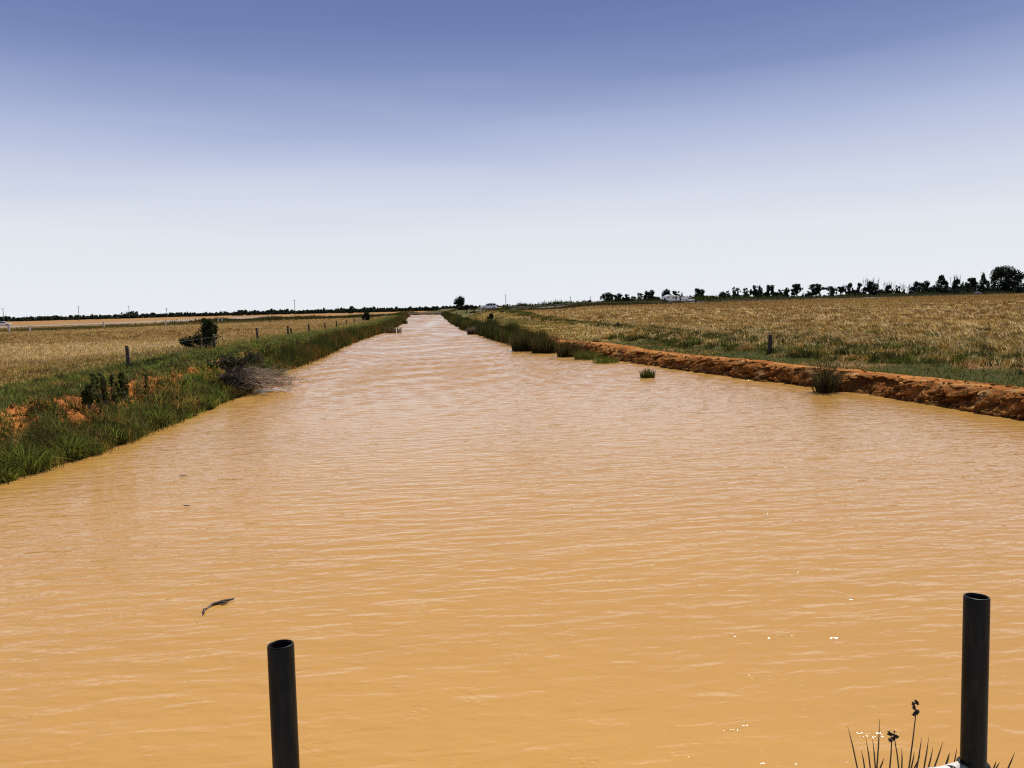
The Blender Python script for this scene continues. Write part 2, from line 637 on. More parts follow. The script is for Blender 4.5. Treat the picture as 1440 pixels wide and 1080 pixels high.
# ------------------------------------------------------------------ orange earth bank along the right water's edge
by = []
y = 9.0
while y < 74:
    by.append(y)
    y += 0.03 + 0.0013 * y
by = np.array(by)
PD0 = [-.35, -.2, -.1, 0, .10, .18, .26, .34, .45, .60, .75, .9, 1.05, 1.35, 1.65, 1.95, 2.3, 2.7, 3.0]
PZ0 = [-.3, -.18, -.08, .02, .18, .36, .54, .69, .80, .86, .90, .91, .92, .91, .87, .77, .58, .36, .26]
pd = np.concatenate([np.arange(-.35, .8, .018), np.arange(.8, 3.05, .07)])
pz = np.interp(pd, PD0, PZ0)
hs = (0.69 + 0.40 * (fbm(by * 0.16, 4.0, 17, 3) - 0.35)) * ss(73, 58, by)
BX = Rx(by)[:, None] + pd[None, :] * (0.85 + 0.5 * fbm(by * 0.25, 1.0, 27, 2))[:, None]
BY = np.repeat(by[:, None], len(pd), 1)
BZ = pz[None, :] * hs[:, None]
T = np.linspace(0, 1, len(pd))[None, :]
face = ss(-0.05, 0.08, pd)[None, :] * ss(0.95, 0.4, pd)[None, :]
S_ = np.cumsum(np.hypot(np.diff(pd, prepend=pd[0]), np.diff(pz, prepend=pz[0])))[None, :] + 0 * BY
n1 = fbm(BY * 1.1, S_ * 1.6, 37, 4) - 0.5
n2 = fbm(BY * 4.2, S_ * 4.5, 47, 4) - 0.5
n4 = fbm(BY * 11.0, S_ * 12.0, 48, 3) - 0.5
n3 = np.abs(fbm(BY * 0.9, S_ * 1.1, 57, 3) - 0.5)
hole = ss(0.56, 0.68, fbm(BY * 1.7, S_ * 2.6, 59, 3))
BX = BX + face * (n1 * 0.50 + n2 * 0.34 + n4 * 0.16 - 0.22 * ss(0.06, 0.0, n3) + 0.34 * hole)
BZ = BZ + face * (n2 * 0.22 + n1 * 0.14 + n4 * 0.10) + (1 - face) * ((fbm(BY * 2.4, BX * 2.4, 67, 4) - 0.5) * 0.10 + (fbm(BY * 9, BX * 9, 68, 3) - 0.5) * 0.05) * ss(0, 0.5, BZ)
topn = fbm(BX * 1.2, BY * 0.9, 77)
BC = mixc(np.array((0.34, 0.120, 0.030)), np.array((0.46, 0.190, 0.050)), ss(0.35, 0.65, topn))
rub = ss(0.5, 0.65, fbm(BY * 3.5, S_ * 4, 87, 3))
BC = mixc(BC, np.array((0.16, 0.066, 0.018)), face * (0.30 + 0.65 * rub))  # shade of the water-facing side painted into the clay colour, in uneven patches
BC = mixc(BC, np.array((0.42, 0.28, 0.12)), ss(0.60, 0.75, fbm(BX * 2, BY * 2, 97)) * 0.6)
wet = ss(0.16, 0.05, BZ + 0.10 * (fbm(BY * 1.5, 2.0, 98, 3) - 0.5))
BC = mixc(BC, np.array((0.075, 0.036, 0.012)), 0.8 * wet)
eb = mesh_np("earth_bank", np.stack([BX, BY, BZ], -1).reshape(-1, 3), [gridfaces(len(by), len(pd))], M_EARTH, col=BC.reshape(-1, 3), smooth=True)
tag(eb, "bare orange clay bank along the right edge of the canal", kind="structure")


def clods(name, label, P, size, colr):
    """loose lumps: squashed, dented icosahedra"""
    g = (1 + 5 ** 0.5) / 2
    iv = np.array([(-1, g, 0), (1, g, 0), (-1, -g, 0), (1, -g, 0), (0, -1, g), (0, 1, g), (0, -1, -g), (0, 1, -g), (g, 0, -1), (g, 0, 1), (-g, 0, -1), (-g, 0, 1)]) / 1.9
    it = np.array([(0, 11, 5), (0, 5, 1), (0, 1, 7), (0, 7, 10), (0, 10, 11), (1, 5, 9), (5, 11, 4), (11, 10, 2), (10, 7, 6), (7, 1, 8), (3, 9, 4), (3, 4, 2), (3, 2, 6), (3, 6, 8), (3, 8, 9), (4, 9, 5), (2, 4, 11), (6, 2, 10), (8, 6, 7), (9, 8, 1)])
    n = len(P)
    v = iv[None] * rng.uniform(0.6, 1.35, (n, 12, 1)) * rng.uniform(0.55, 1.3, (n, 1, 3))
    an = rng.uniform(0, 6.28, n)
    c_, s_ = np.cos(an)[:, None], np.sin(an)[:, None]
    vx = v[:, :, 0] * c_ - v[:, :, 1] * s_
    vy = v[:, :, 0] * s_ + v[:, :, 1] * c_
    v = np.stack([vx, vy, v[:, :, 2]], -1) * size[:, None, None] + P[:, None, :]
    f = (np.arange(n)[:, None, None] * 12 + it[None]).reshape(-1, 3)
    o = mesh_np(name, v.reshape(-1, 3), [f], M_EARTH, None, np.repeat(colr, 12, 0))
    tag(o, label, kind="stuff")
    return o


nk = 7000
ib = (rng.random(nk) ** 1.4 * len(by)).astype(int)
ip = np.clip(np.where(rng.random(nk) < 0.8, rng.normal(26, 13, nk), rng.uniform(20, len(pd) - 6, nk)), 17, len(pd) - 1).astype(int)
Pk = np.stack([BX[ib, ip], BY[ib, ip], BZ[ib, ip]], 1)
Pk = Pk[Pk[:, 2] > 0.0]
szk = 0.012 + 0.075 * rng.random(len(Pk)) ** 3.5
clods("clay_clods", "loose clods crumbled over the orange clay bank on the right", Pk, szk, np.array((0.36, 0.155, 0.038)) * rng.uniform(0.3, 1.35, (len(Pk), 1)))
nk = 3500
Yk = 13 * (60 / 13) ** rng.random(nk)
dk_ = rng.normal(1.75, 0.40, nk)
Xk = Lx(Yk) - dk_
Pk = np.stack([Xk, Yk, land(Xk, Yk)], 1)
clods("clay_clods", "loose clods crumbled over the eroded clay of the left bank", Pk, 0.012 + 0.07 * rng.random(nk) ** 3, np.array((0.38, 0.14, 0.038)) * rng.uniform(0.4, 1.3, (nk, 1)))

# ------------------------------------------------------------------ roads
def ribbon(name, pts, half, lift, mat):
    v, f = [], []
    n = 9
    for i, (x, yy) in enumerate(pts):
        a, b = pts[max(0, i - 1)], pts[min(len(pts) - 1, i + 1)]
        t = Vector((b[0] - a[0], b[1] - a[1], 0)).normalized()
        nrm = Vector((t.y, -t.x, 0))
        zc = float(land(x, yy))
        for k in range(n):
            s = (k / (n - 1) * 2 - 1)
            p = Vector((x, yy, 0)) + nrm * (s * half)
            z = zc + lift * (1 - abs(s) ** 6) - 0.35 * abs(s) ** 6
            v.append((p.x, p.y, z))
    for i in range(len(pts) - 1):
        for k in range(n - 1):
            f.append((i * n + k, i * n + k + 1, (i + 1) * n + k + 1, (i + 1) * n + k))
    return mesh_np(name, np.array(v), [np.array(f)], mat, smooth=True)


lr0, lr1 = gz(0, 459.5, 0.9), gz(330, 447.0, 0.9)
dv = (lr1 - lr0)
road_l = ribbon("road", [(lr0.x + dv.x * t, lr0.y + dv.y * t) for t in np.linspace(-1.4, 1.25, 60)], 7.0, 0.35, M_ROAD)
tag(road_l, "pale grey road crossing the plain beyond the left paddock", kind="structure")
road_r = ribbon("road", [(x, float(road_y(x)) + 8) for x in np.linspace(15, 520, 80)], 5.0, 0.25, M_ROAD)
tag(road_r, "grey road behind the right paddock where the vehicles stand", kind="structure")

# ------------------------------------------------------------------ grass and reeds (blades)
BL_V, BL_F4, BL_F3 = None, None, None


def blades(P, hgt, wid, lean, colr, az=None, bend=0.5, tipc=None):
    """P (n,3) feet; returns verts, quads, tris, colours"""
    n = len(P)
    if az is None:
        az = rng.uniform(0, 2 * math.pi, n)
    fa = rng.uniform(0, math.pi, n)
    side = np.stack([np.cos(fa), np.sin(fa), 0 * fa], 1) * (wid / 2)[:, None]
    dirv = np.stack([np.cos(az), np.sin(az), 0 * az], 1)
    mid = P + dirv * (lean * hgt * 0.3)[:, None] + np.array((0, 0, 1)) * (hgt * 0.55)[:, None]
    tip = P + dirv * (lean * hgt)[:, None] + np.array((0, 0, 1)) * (hgt * np.clip(1 - bend * lean ** 2, 0.3, 1))[:, None]
    v = np.empty((n, 5, 3))
    v[:, 0] = P - side
    v[:, 1] = P + side
    v[:, 2] = mid + side * 0.8
    v[:, 3] = mid - side * 0.8
    v[:, 4] = tip
    b = np.arange(n)[:, None] * 5
    q = b + np.array((0, 1, 2, 3))
    t = b + np.array((3, 2, 4))
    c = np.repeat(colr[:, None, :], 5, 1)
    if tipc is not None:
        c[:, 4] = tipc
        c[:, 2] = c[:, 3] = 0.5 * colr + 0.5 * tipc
    return v.reshape(-1, 3), q, t, c.reshape(-1, 3)


class Turf:
    def __init__(s):
        s.parts = []

    def add(s, *a, **k):
        s.parts.append(blades(*a, **k))

    def build(s, name, mat=None, parent=None):
        off = 0
        V, Q, T_, C_ = [], [], [], []
        for v, q, t, c in s.parts:
            V.append(v)
            Q.append(q + off)
            T_.append(t + off)
            C_.append(c)
            off += len(v)
        return mesh_np(name, np.concatenate(V), [np.concatenate(Q), np.concatenate(T_)], mat or M_BLADE, parent, np.concatenate(C_))


def pts_on(X, Y, dz=-0.02):
    return np.stack([X, Y, land(X, Y) + dz], 1)


def colmix(n, *cs, var=0.2):
    k = rng.integers(0, len(cs), n)
    c = np.array(cs)[k]
    return c * rng.uniform(1 - var, 1 + var, (n, 1))


def clumped(X, Y, per, spread):
    n = len(X)
    k = rng.integers(max(1, per // 2), per + per // 2, n)
    i = np.repeat(np.arange(n), k)
    s = spread[i] if hasattr(spread, "__len__") else spread
    return X[i] + rng.normal(0, 1, len(i)) * s, Y[i] + rng.normal(0, 1, len(i)) * s, i


C_G1, C_G2, C_G3, C_G4 = (0.085, 0.098, 0.016), (0.135, 0.142, 0.030), (0.200, 0.200, 0.055), (0.045, 0.054, 0.010)
C_D1, C_D2, C_D3 = (0.52, 0.36, 0.125), (0.30, 0.175, 0.042), (0.16, 0.084, 0.018)
C_R1, C_R2, C_R3 = (0.024, 0.027, 0.008), (0.048, 0.048, 0.013), (0.105, 0.062, 0.022)
C_PALE = (0.70, 0.54, 0.29)

# left bank, near: green turf over the lip and down to the water, bare clay left between
t = Turf()
n = 115000
Y = 12 * (75 / 12) ** rng.random(n)
d = rng.uniform(-0.05, 10.0, n) ** 1.0
X = Lx(Y) - d
pn = fbm(X * 0.55, Y * 0.55, 131)
pn2 = fbm(X * 1.6, Y * 1.6, 141, 3)
scarp = (d > 1.05) & (d < 2.35) & (d > 1.25 + 0.7 * fbm(X * 1.1, Y * 1.1, 153, 3) - 0.25) & (fbm(X * 0.45, Y * 0.30, 151, 3) > 0.52)
keep = (~scarp | (rng.random(n) < 0.03)) & (rng.random(n) < 0.35 + 0.9 * pn2) & (rng.random(n) < np.where(d > 6, 0.55, 1.0))
X, Y, d, pn = X[keep], Y[keep], d[keep], pn[keep]
m = len(X)
low = d < 1.2
hg = np.where(low, rng.uniform(0.12, 0.50, m), rng.uniform(0.07, 0.22, m)) * (0.4 + 1.2 * pn)
top_c = mixc(colmix(m, C_G2, C_G3, C_G1), colmix(m, C_D1, C_D2, C_D3), ss(5.0, 9.0, d + 7 * (pn - 0.5)) * (rng.random(m) < 0.85))
low_c = colmix(m, C_G1, C_G4, C_G1, C_G2, C_D3, C_R3, C_G4, var=0.4)
cc = np.where(low[:, None], low_c, top_c)
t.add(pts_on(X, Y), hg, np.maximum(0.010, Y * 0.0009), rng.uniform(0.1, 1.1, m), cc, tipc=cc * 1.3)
# shaggy tufts and weeds dotted through it
nt = 2600
Yt = 13 * (62 / 13) ** rng.random(nt)
dt = rng.uniform(0.0, 6.5, nt)
dt = np.where(rng.random(nt) < 0.40, rng.uniform(0.0, 1.9, nt), dt)
Xt = Lx(Yt) - dt
X, Y, i = clumped(Xt, Yt, 34, 0.14)
m = len(X)
d = Lx(Y) - X
hb = rng.uniform(0.5, 1.3, nt)[i] * np.where(dt[i] < 1.9, 1.4, 0.75)
tcol = colmix(nt, C_G1, C_G4, C_G2, C_R2, C_R3, C_G3, C_D2, C_G2, C_R1, (0.15, 0.20, 0.03), var=0.3)[i] * rng.uniform(0.6, 1.3, (m, 1))
P = pts_on(X, Y)
P[:, 2] = np.maximum(P[:, 2], -0.04)
t.add(P, rng.uniform(0.18, 0.42, m) * hb, np.maximum(0.010, Y * 0.0008), rng.uniform(0.15, 1.1, m), tcol, tipc=tcol * 1.35)
bg = t.build("bank_grass")
tag(bg, "green grass matting the left bank down to the waterline", kind="stuff")

# left and right reeds standing along the far water's edges
t = Turf()
n = 70000
Y = 46 * (376 / 46) ** rng.random(n)
d = rng.normal(0.55, 0.55, n)
X = Lx(Y) - d
gap = fbm(Y * 0.12, 3.0, 161, 3)
ok = (d > -0.6 - 0.3 * gap) & (rng.random(n) < ss(44, 62, Y) * (0.45 + 0.8 * gap)) & (d < 2.2)
X, Y, d = X[ok], Y[ok], d[ok]
m = len(X)
P = pts_on(X, Y)
P[:, 2] = np.maximum(P[:, 2], -0.05)
hg = rng.uniform(0.35, 1.05, m) * (0.25 + 1.5 * fbm(X * 0.8, Y * 0.35, 171, 4)) * np.where(d > 1.2, 0.7, 1)
cc = mixc(colmix(m, C_R1, C_R2, C_R2, C_G1, C_G4), colmix(m, C_R3, C_D3), ss(0.45, 0.62, fbm(X * 0.5, Y * 0.16, 173, 3)) * (rng.random(m) < 0.6))
t.add(P, hg, np.maximum(0.012, Y * 0.0008), rng.uniform(0.02, 0.35, m), cc, tipc=cc * 1.3)
# lit turf behind them on the left
n = 60000
Y = 50 * (376 / 50) ** rng.random(n)
d = rng.uniform(1.0, 8.5, n)
X = Lx(Y) - d
ok = rng.random(n) < ss(48, 70, Y) * np.where(d > 5, 0.5, 1)
X, Y, d = X[ok], Y[ok], d[ok]
m = len(X)
cc = mixc(colmix(m, C_G2, C_G3, C_G1), colmix(m, C_D1, C_D2), ss(3.5, 7, d + 3 * rng.normal(0, 0.4, m)) * 0.8)
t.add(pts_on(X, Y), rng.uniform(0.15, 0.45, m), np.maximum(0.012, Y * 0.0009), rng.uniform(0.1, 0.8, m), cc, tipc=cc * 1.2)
rl = t.build("reeds")
tag(rl, "band of dark green reeds and grass along the far left bank", kind="stuff")

t = Turf()
n = 66000
Y = 54 * (376 / 54) ** rng.random(n)
d = rng.normal(0.25, 0.55, n)
X = Rx(Y) + d
gap = fbm(Y * 0.10, 5.0, 181, 3)
ok = (d > -1.1) & (d < 1.7) & (rng.random(n) < np.maximum(ss(60, 72, Y), 0.45 * (fbm(Y * 0.5, 2.0, 183, 2) > 0.5)) * (0.35 + 0.95 * ss(0.34, 0.60, gap)))
X, Y, d = X[ok], Y[ok], d[ok]
m = len(X)
P = pts_on(X, Y)
P[:, 2] = np.maximum(P[:, 2], -0.05)
hg = rng.uniform(0.4, 1.3, m) * (0.05 + 1.8 * fbm(X * 0.7, Y * 0.25, 191, 4))
cc = mixc(colmix(m, C_R1, C_R2, C_R1, C_G4), colmix(m, C_R3, C_G1), ss(0.5, 0.65, fbm(X * 0.6, Y * 0.2, 193, 3)) * (rng.random(m) < 0.6))
t.add(P, hg, np.maximum(0.012, Y * 0.0008), rng.uniform(0.02, 0.30, m), cc, tipc=cc * 1.25)
rr = t.build("reeds")
tag(rr, "band of dark tall reeds along the far right waterline", kind="stuff")

# rough ground behind the earth bank: mown green hollow, then dark tufts, then straw
t = Turf()
n = 85000
Y = 17 * (320 / 17) ** rng.random(n)
d = rng.uniform(1.2, 13, n)
X = Rx(Y) + d
pn = fbm(X * 0.8, Y * 0.8, 201)
ok = (rng.random(n) < (0.25 + pn)) & (d > np.where(Y < 66, 2.5, 1.2)) & (Y < road_y(np.maximum(X, 0)) - 5 + 200 * (X < 9))
X, Y, d, pn = X[ok], Y[ok], d[ok], pn[ok]
m = len(X)
w = ss(5, 12, d + 8 * (pn - 0.5))
cc = mixc(colmix(m, C_G1, C_G2, C_G2, C_G4), colmix(m, C_D1, C_D2, C_D3, C_G2), np.maximum(w, 0.75 * ss(50, 62, Y)))
cc = mixc(cc, colmix(m, C_G1, C_G4, C_R3, C_D3), 0.8 * ss(190, 240, Y))
t.add(pts_on(X, Y), rng.uniform(0.06, 0.22, m) * (0.6 + 0.8 * pn), np.maximum(0.012, Y * 0.00095), rng.uniform(0.2, 1.0, m), cc, tipc=cc * 1.25)
# dark tufts of the old fence line
nt = 2800
Yt = 20 * (250 / 20) ** rng.random(nt)
Xt = np.where(Yt < 62, Rx(Yt) + 5.0 + rng.gamma(2.0, 3.2, nt), 20.2 + rng.normal(0, 0.9, nt))
ok = (Xt > Rx(Yt) + 4.0) & (rng.random(nt) < np.where(Yt < 62, 0.9, 0.6) * (0.15 + 1.2 * fbm(Yt * 0.3, Xt * 0.2, 211)))
Xt, Yt = Xt[ok], Yt[ok]
X, Y, i = clumped(Xt, Yt, 42, 0.10 + 0.0022 * Yt)
m = len(X)
big = rng.uniform(0.5, 1.2, len(Xt))[i]
tc_ = colmix(len(Xt), C_G4, C_G1, C_R2, C_G4, C_G2, C_R1, C_D2)[i]
cc = tc_ * rng.uniform(0.7, 1.3, (m, 1))
t.add(pts_on(X, Y), rng.uniform(0.2, 0.48, m) * big, np.maximum(0.012, Y * 0.0009), rng.uniform(0.1, 0.8, m), cc, tipc=cc * 1.3)
# a few straw tufts among them
nt = 1500
Yt = 20 * (90 / 20) ** rng.random(nt)
Xt = Rx(Yt) + rng.uniform(7, 18, nt)
X, Y, i = clumped(Xt, Yt, 22, 0.16)
m = len(X)
cc = colmix(m, C_D1, C_PALE, C_D2)
t.add(pts_on(X, Y), rng.uniform(0.15, 0.4, m), np.maximum(0.010, Y * 0.0008), rng.uniform(0.2, 0.9, m), cc, tipc=cc * 1.1)
rg = t.build("rough_grass")
tag(rg, "rough green tufts and short turf in the hollow behind the clay bank", kind="stuff")

# dry paddock right
t = Turf()
n = 230000
Y = 22 * (330 / 22) ** rng.random(n)
k = rng.uniform(0.06, 0.95, n)
X = k * Y
ok = (X > Rx(Y) + 9.5 + 4 * fbm(X * 0.3, Y * 0.3, 221)) & (Y < road_y(X) - 3) & (X < Y * 0.86 + 6)
X, Y = X[ok], Y[ok]
m = len(X)
st = fbm(X * 0.10, Y * 0.035, 231)
st2 = fbm(X * 0.9, Y * 0.35, 241, 3)
w = np.clip(ss(0.42, 0.66, st2) * 0.55 + ss(0.5, 0.7, st) * 0.5, 0, 1) * ss(240, 50, Y) + 0.10
w = np.where(rng.random(m) < 0.06, 1, w)
cc = mixc(colmix(m, C_D2, C_D3, C_D3), colmix(m, C_D1, C_PALE, C_D1), w)
gsel = (rng.random(m) < ss(75, 25, Y) * (0.12 + 0.75 * ss(0.52, 0.66, fbm(X * 0.16, Y * 0.14, 237, 3))))
cc[gsel] = colmix(int(gsel.sum()), C_G2, C_G3, C_G1)
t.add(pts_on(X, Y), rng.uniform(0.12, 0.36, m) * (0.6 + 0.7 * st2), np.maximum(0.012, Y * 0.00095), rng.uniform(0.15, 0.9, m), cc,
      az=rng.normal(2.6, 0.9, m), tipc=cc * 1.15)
nt = 15000
Yt = 24 * (150 / 24) ** rng.random(nt)
Xt = rng.uniform(0.06, 0.92, nt) * Yt
ok = (Xt > Rx(Yt) + 11) & (Yt < road_y(Xt) - 6) & (rng.random(nt) < 0.2 + 1.1 * ss(0.4, 0.65, fbm(Xt * 0.25, Yt * 0.12, 247, 3)))
Xt, Yt = Xt[ok], Yt[ok]
X, Y, i = clumped(Xt, Yt, 12, 0.10 + 0.0016 * Yt)
m = len(X)
cc = colmix(len(Xt), C_D1, C_D3, C_PALE, C_D2, C_D1, C_D3, C_R3, var=0.3)[i] * rng.uniform(0.75, 1.25, (m, 1))
t.add(pts_on(X, Y), rng.uniform(0.22, 0.5, m), np.maximum(0.012, Y * 0.00095), rng.uniform(0.3, 1.1, m), cc, az=rng.normal(2.6, 0.7, m), tipc=cc * 1.2)
dr_ = t.build("dry_grass")
tag(dr_, "dry brown and straw grass covering the right paddock", kind="stuff")

# dry paddock left
t = Turf()
n = 120000
Y = 20 * (300 / 20) ** rng.random(n)
k = rng.uniform(-0.70, -0.02, n)
X = k * Y
dl_ = Lx(Y) - X
ok = (dl_ > 7.0 + 5 * fbm(X * 0.3, Y * 0.3, 251))
X, Y, dl_ = X[ok], Y[ok], dl_[ok]
m = len(X)
st = fbm(X * 0.05, Y * 0.09, 261)
st2 = fbm(X * 0.6, Y * 0.5, 271, 3)
pale = np.exp(-((Y - 62 + 0.2 * X) / 16) ** 2)      # the straw strip beyond the fence
w = np.clip(0.85 * pale + 0.28 + 0.4 * (st - 0.5) + 0.35 * ss(0.5, 0.7, st2), 0, 1)
cc = mixc(colmix(m, C_D2, C_D3, C_D2), colmix(m, C_D1, C_PALE, C_D1), w)
gsel = (rng.random(m) < ss(14, 8, dl_) * 0.5)
cc[gsel] = colmix(int(gsel.sum()), C_G2, C_G3, C_G1)
t.add(pts_on(X, Y), rng.uniform(0.10, 0.32, m) * (0.7 + 0.6 * st2), np.maximum(0.012, Y * 0.00095), rng.uniform(0.15, 0.9, m), cc, tipc=cc * 1.15)
nt = 5000
Yt = 20 * (150 / 20) ** rng.random(nt)
Xt = -rng.uniform(0.05, 0.75, nt) * Yt
ok = (Lx(Yt) - Xt > 8) & (rng.random(nt) < 0.2 + 1.1 * ss(0.4, 0.65, fbm(Xt * 0.2, Yt * 0.15, 249, 3)))
Xt, Yt = Xt[ok], Yt[ok]
X, Y, i = clumped(Xt, Yt, 12, 0.10 + 0.0016 * Yt)
m = len(X)
pl_ = np.exp(-((Yt - 62 + 0.2 * Xt) / 16) ** 2)
tcx = mixc(colmix(len(Xt), C_D2, C_D3, C_D2, C_R3, C_G1, var=0.3), colmix(len(Xt), C_D1, C_PALE, C_D2), pl_)[i]
cc = tcx * rng.uniform(0.75, 1.25, (m, 1))
t.add(pts_on(X, Y), rng.uniform(0.12, 0.34, m), np.maximum(0.012, Y * 0.00095), rng.uniform(0.3, 1.1, m), cc, tipc=cc * 1.2)
dl2 = t.build("dry_grass")
tag(dl2, "straw and brown grass covering the left paddock", kind="stuff")


# verge and scrub strips of the plain
def strip(name, label, p0, p1, n, half, h, cols, wf=0.0010, seed=0, zoff=0.0):
    t = Turf()
    s = rng.random(n)
    X = p0[0] + (p1[0] - p0[0]) * s + rng.normal(0, half, n)
    Y = p0[1] + (p1[1] - p0[1]) * s + rng.normal(0, half, n)
    pn = fbm(X * 0.12, Y * 0.12, 400 + seed)
    ok = rng.random(n) < 0.25 + pn
    X, Y, pn = X[ok], Y[ok], pn[ok]
    m = len(X)
    cc = colmix(m, *cols)
    P = pts_on(X, Y, zoff)
    t.add(P, rng.uniform(0.5, 1.0, m) * h * (0.15 + 1.6 * pn ** 2), np.maximum(0.02, Y * wf), rng.uniform(0.05, 0.6, m), cc, tipc=cc * 1.2)
    o = t.build(name)
    tag(o, label, kind="stuff")
    return o


C_OLV, C_GREY = (0.085, 0.088, 0.042), (0.24, 0.20, 0.145)
v0, v1 = gz(-60, 466, 0.85), gz(330, 452, 0.85)
strip("verge_grass", "olive green verge below the pale road on the left", (v0.x, v0.y), (v1.x, v1.y), 26000, 10, 0.7, (C_OLV, C_G1, C_OLV, C_D3), seed=1)
v0, v1 = gz(300, 451.5, 0.85), gz(565, 443.5, 0.85)
strip("ditch_scrub", "dark strip of ditch scrub across the end of the left paddock", (v0.x, v0.y), (v1.x, v1.y), 16000, 7, 1.7, (C_R2, C_R1, C_R3, C_G4), seed=2)
strip("verge_grass", "grey brown verge of weeds along the road right of the canal", (16, 208), (400, 446), 34000, 3.0, 0.55, (C_GREY, C_OLV, C_R3, C_D3), seed=3)
strip("roadside_scrub", "low dark scrub under the trees beyond the right road", (30, 252), (400, 484), 60000, 7.0, 2.6, (C_R1, C_R2, C_G4), wf=0.0013, seed=4)
v0, v1 = (-14, 384), (12, 392)
strip("canal_end_reeds", "tan and green reeds standing behind the low bridge", v0, v1, 6000, 4, 1.9, (C_G2, C_D2, C_R3, C_G1), wf=0.0009, seed=5)
strip("roadside_scrub", "dark weeds below the road to the right of the white wagon", (20, 196), (75, 232), 9000, 2.5, 1.0, (C_R1, C_R2, C_R3), wf=0.0010, seed=6)


# ------------------------------------------------------------------ clumps that stand on their own
def clump(name, label, cat, loc, n, rad, h, cols, lean=(0.05, 0.5), wid=0.008, group=None, flat=False, seedtips=False, zmin=-0.04):
    """grass-like tussock: blades fanning from one foot; one object, origin at the foot"""
    t = Turf()
    az = rng.uniform(0, 2 * math.pi, n)
    q_ = rng.random(n) ** 0.65
    rr_ = rad * 0.62 * q_
    P = np.stack([np.cos(az) * rr_, np.sin(az) * rr_, np.full(n, zmin)], 1)
    cc = colmix(n, *cols, var=0.35)
    hh = h * rng.uniform(0.45, 1.1, n) * (1 - 0.15 * q_ ** 2)
    le = lean[0] + (lean[1] - lean[0]) * q_ * rng.uniform(0.5, 1.2, n)
    t.add(P, hh, np.full(n, wid) * rng.uniform(0.7, 1.3, n), le, cc, az=az + rng.normal(0, 0.5, n), tipc=cc * 1.35, bend=0.45)
    o = t.build(name)
    o.location = loc
    tag(o, label, cat, group)
    return o


RE = (C_R1, C_R2, C_R1, C_R3)
p = gz(1160, 551)
clump("rush_tussock", "tall dark rush tussock standing in the water in front of the clay bank", "rush", p, 460, 0.60, 1.38, ((0.035, 0.033, 0.012), (0.06, 0.05, 0.02), (0.10, 0.07, 0.028)), (0.0, 0.85), 0.019)
p = gz(911, 531)
clump("rush_tussock", "small low green rush tussock alone in the water", "rush", p, 420, 0.55, 0.52, (C_G1, C_R2, C_G4), (0.02, 0.35), 0.016)
RC = "rush clumps along the right waterline"
p = gz(740, 493)
clump("rush_clump", "broad dark rush clump at the end of the right reed band", "rush", p, 1000, 1.7, 1.75, RE, (0.02, 0.42), 0.026, RC)
p = gz(766, 496)
clump("rush_clump", "tall dark rush clump second from the end of the right reed band", "rush", p, 900, 1.5, 1.5, RE, (0.02, 0.42), 0.026, RC)
p = gz(800, 501)
clump("rush_clump", "dark rush clump standing apart between tall rushes and green sedge", "rush", p, 700, 1.25, 1.25, RE, (0.02, 0.5), 0.024, RC)
p = gz(826, 505)
clump("sedge_clump", "bright green low sedge clump beside the dark rushes on the right", "sedge", p, 650, 1.3, 0.72, (C_G1, C_G2, C_G1, C_R2), (0.05, 0.8), 0.022, RC)
p = gz(852, 510)
clump("sedge_clump", "small green sedge clump at the start of the orange clay bank", "sedge", p, 550, 1.2, 0.5, (C_G1, C_G2, C_G1), (0.05, 0.9), 0.020, RC)
p = gz(838, 492, 0.1)
clump("rush_clump", "brownish rush clump growing on the clay behind the green sedge", "rush", p, 350, 0.5, 1.0, (C_R3, C_R2), (0.02, 0.35), 0.02, RC)
p = gz(664, 470)
clump("rush_clump", "grey dead rush clump in the right reed band", "rush", p, 500, 0.9, 1.1, ((0.2, 0.16, 0.13), (0.12, 0.09, 0.07), C_R3), (0.05, 0.6), 0.05, RC)
RL = "reed patches standing in the water off the left bank"
p = gz(553, 469)
clump("reed_patch", "thin brown reed patch in the water nearest the camera off the left bank", "reeds", p, 190, 1.9, 1.25, (C_R3, C_R2, (0.16, 0.10, 0.07)), (0.0, 0.2), 0.07, RL)
p = gz(567, 456)
clump("reed_patch", "short dark reed patch in the water farther along the left bank", "reeds", p, 220, 1.6, 1.2, (C_R2, C_R1, C_R3), (0.0, 0.2), 0.10, RL)
# left foreground tussocks
GT = "green tussocks at the left water's edge"
LG = (C_G1, C_G2, (0.17, 0.22, 0.03), (0.24, 0.28, 0.05), C_G4)
for (px, py, z, n, rad, h, lab) in (
        (36, 664, 0.0, 620, 0.62, 0.74, "bright green tussock at the water's edge nearest the camera on the left"),
        (98, 645, 0.0, 600, 0.55, 0.74, "bright green tussock hanging over the water below the dark weeds"),
        (4, 676, 0.0, 420, 0.40, 0.45, "dark green tussock cut by the left edge of the photo"),
        (160, 622, 0.05, 420, 0.42, 0.60, "dark green tussock just beyond the two bright ones on the left bank"),
        (222, 598, 0.03, 420, 0.45, 0.66, "upright dark green tussock on the left bank before the dead brush"),
        (290, 573, 0.05, 380, 0.50, 0.60, "olive green tussock beside the dead brush on the left bank")):
    clump("grass_tussock", lab, "tussock", gz(px, py, z), n, rad, h, LG, (0.05, 1.1), 0.020, GT)


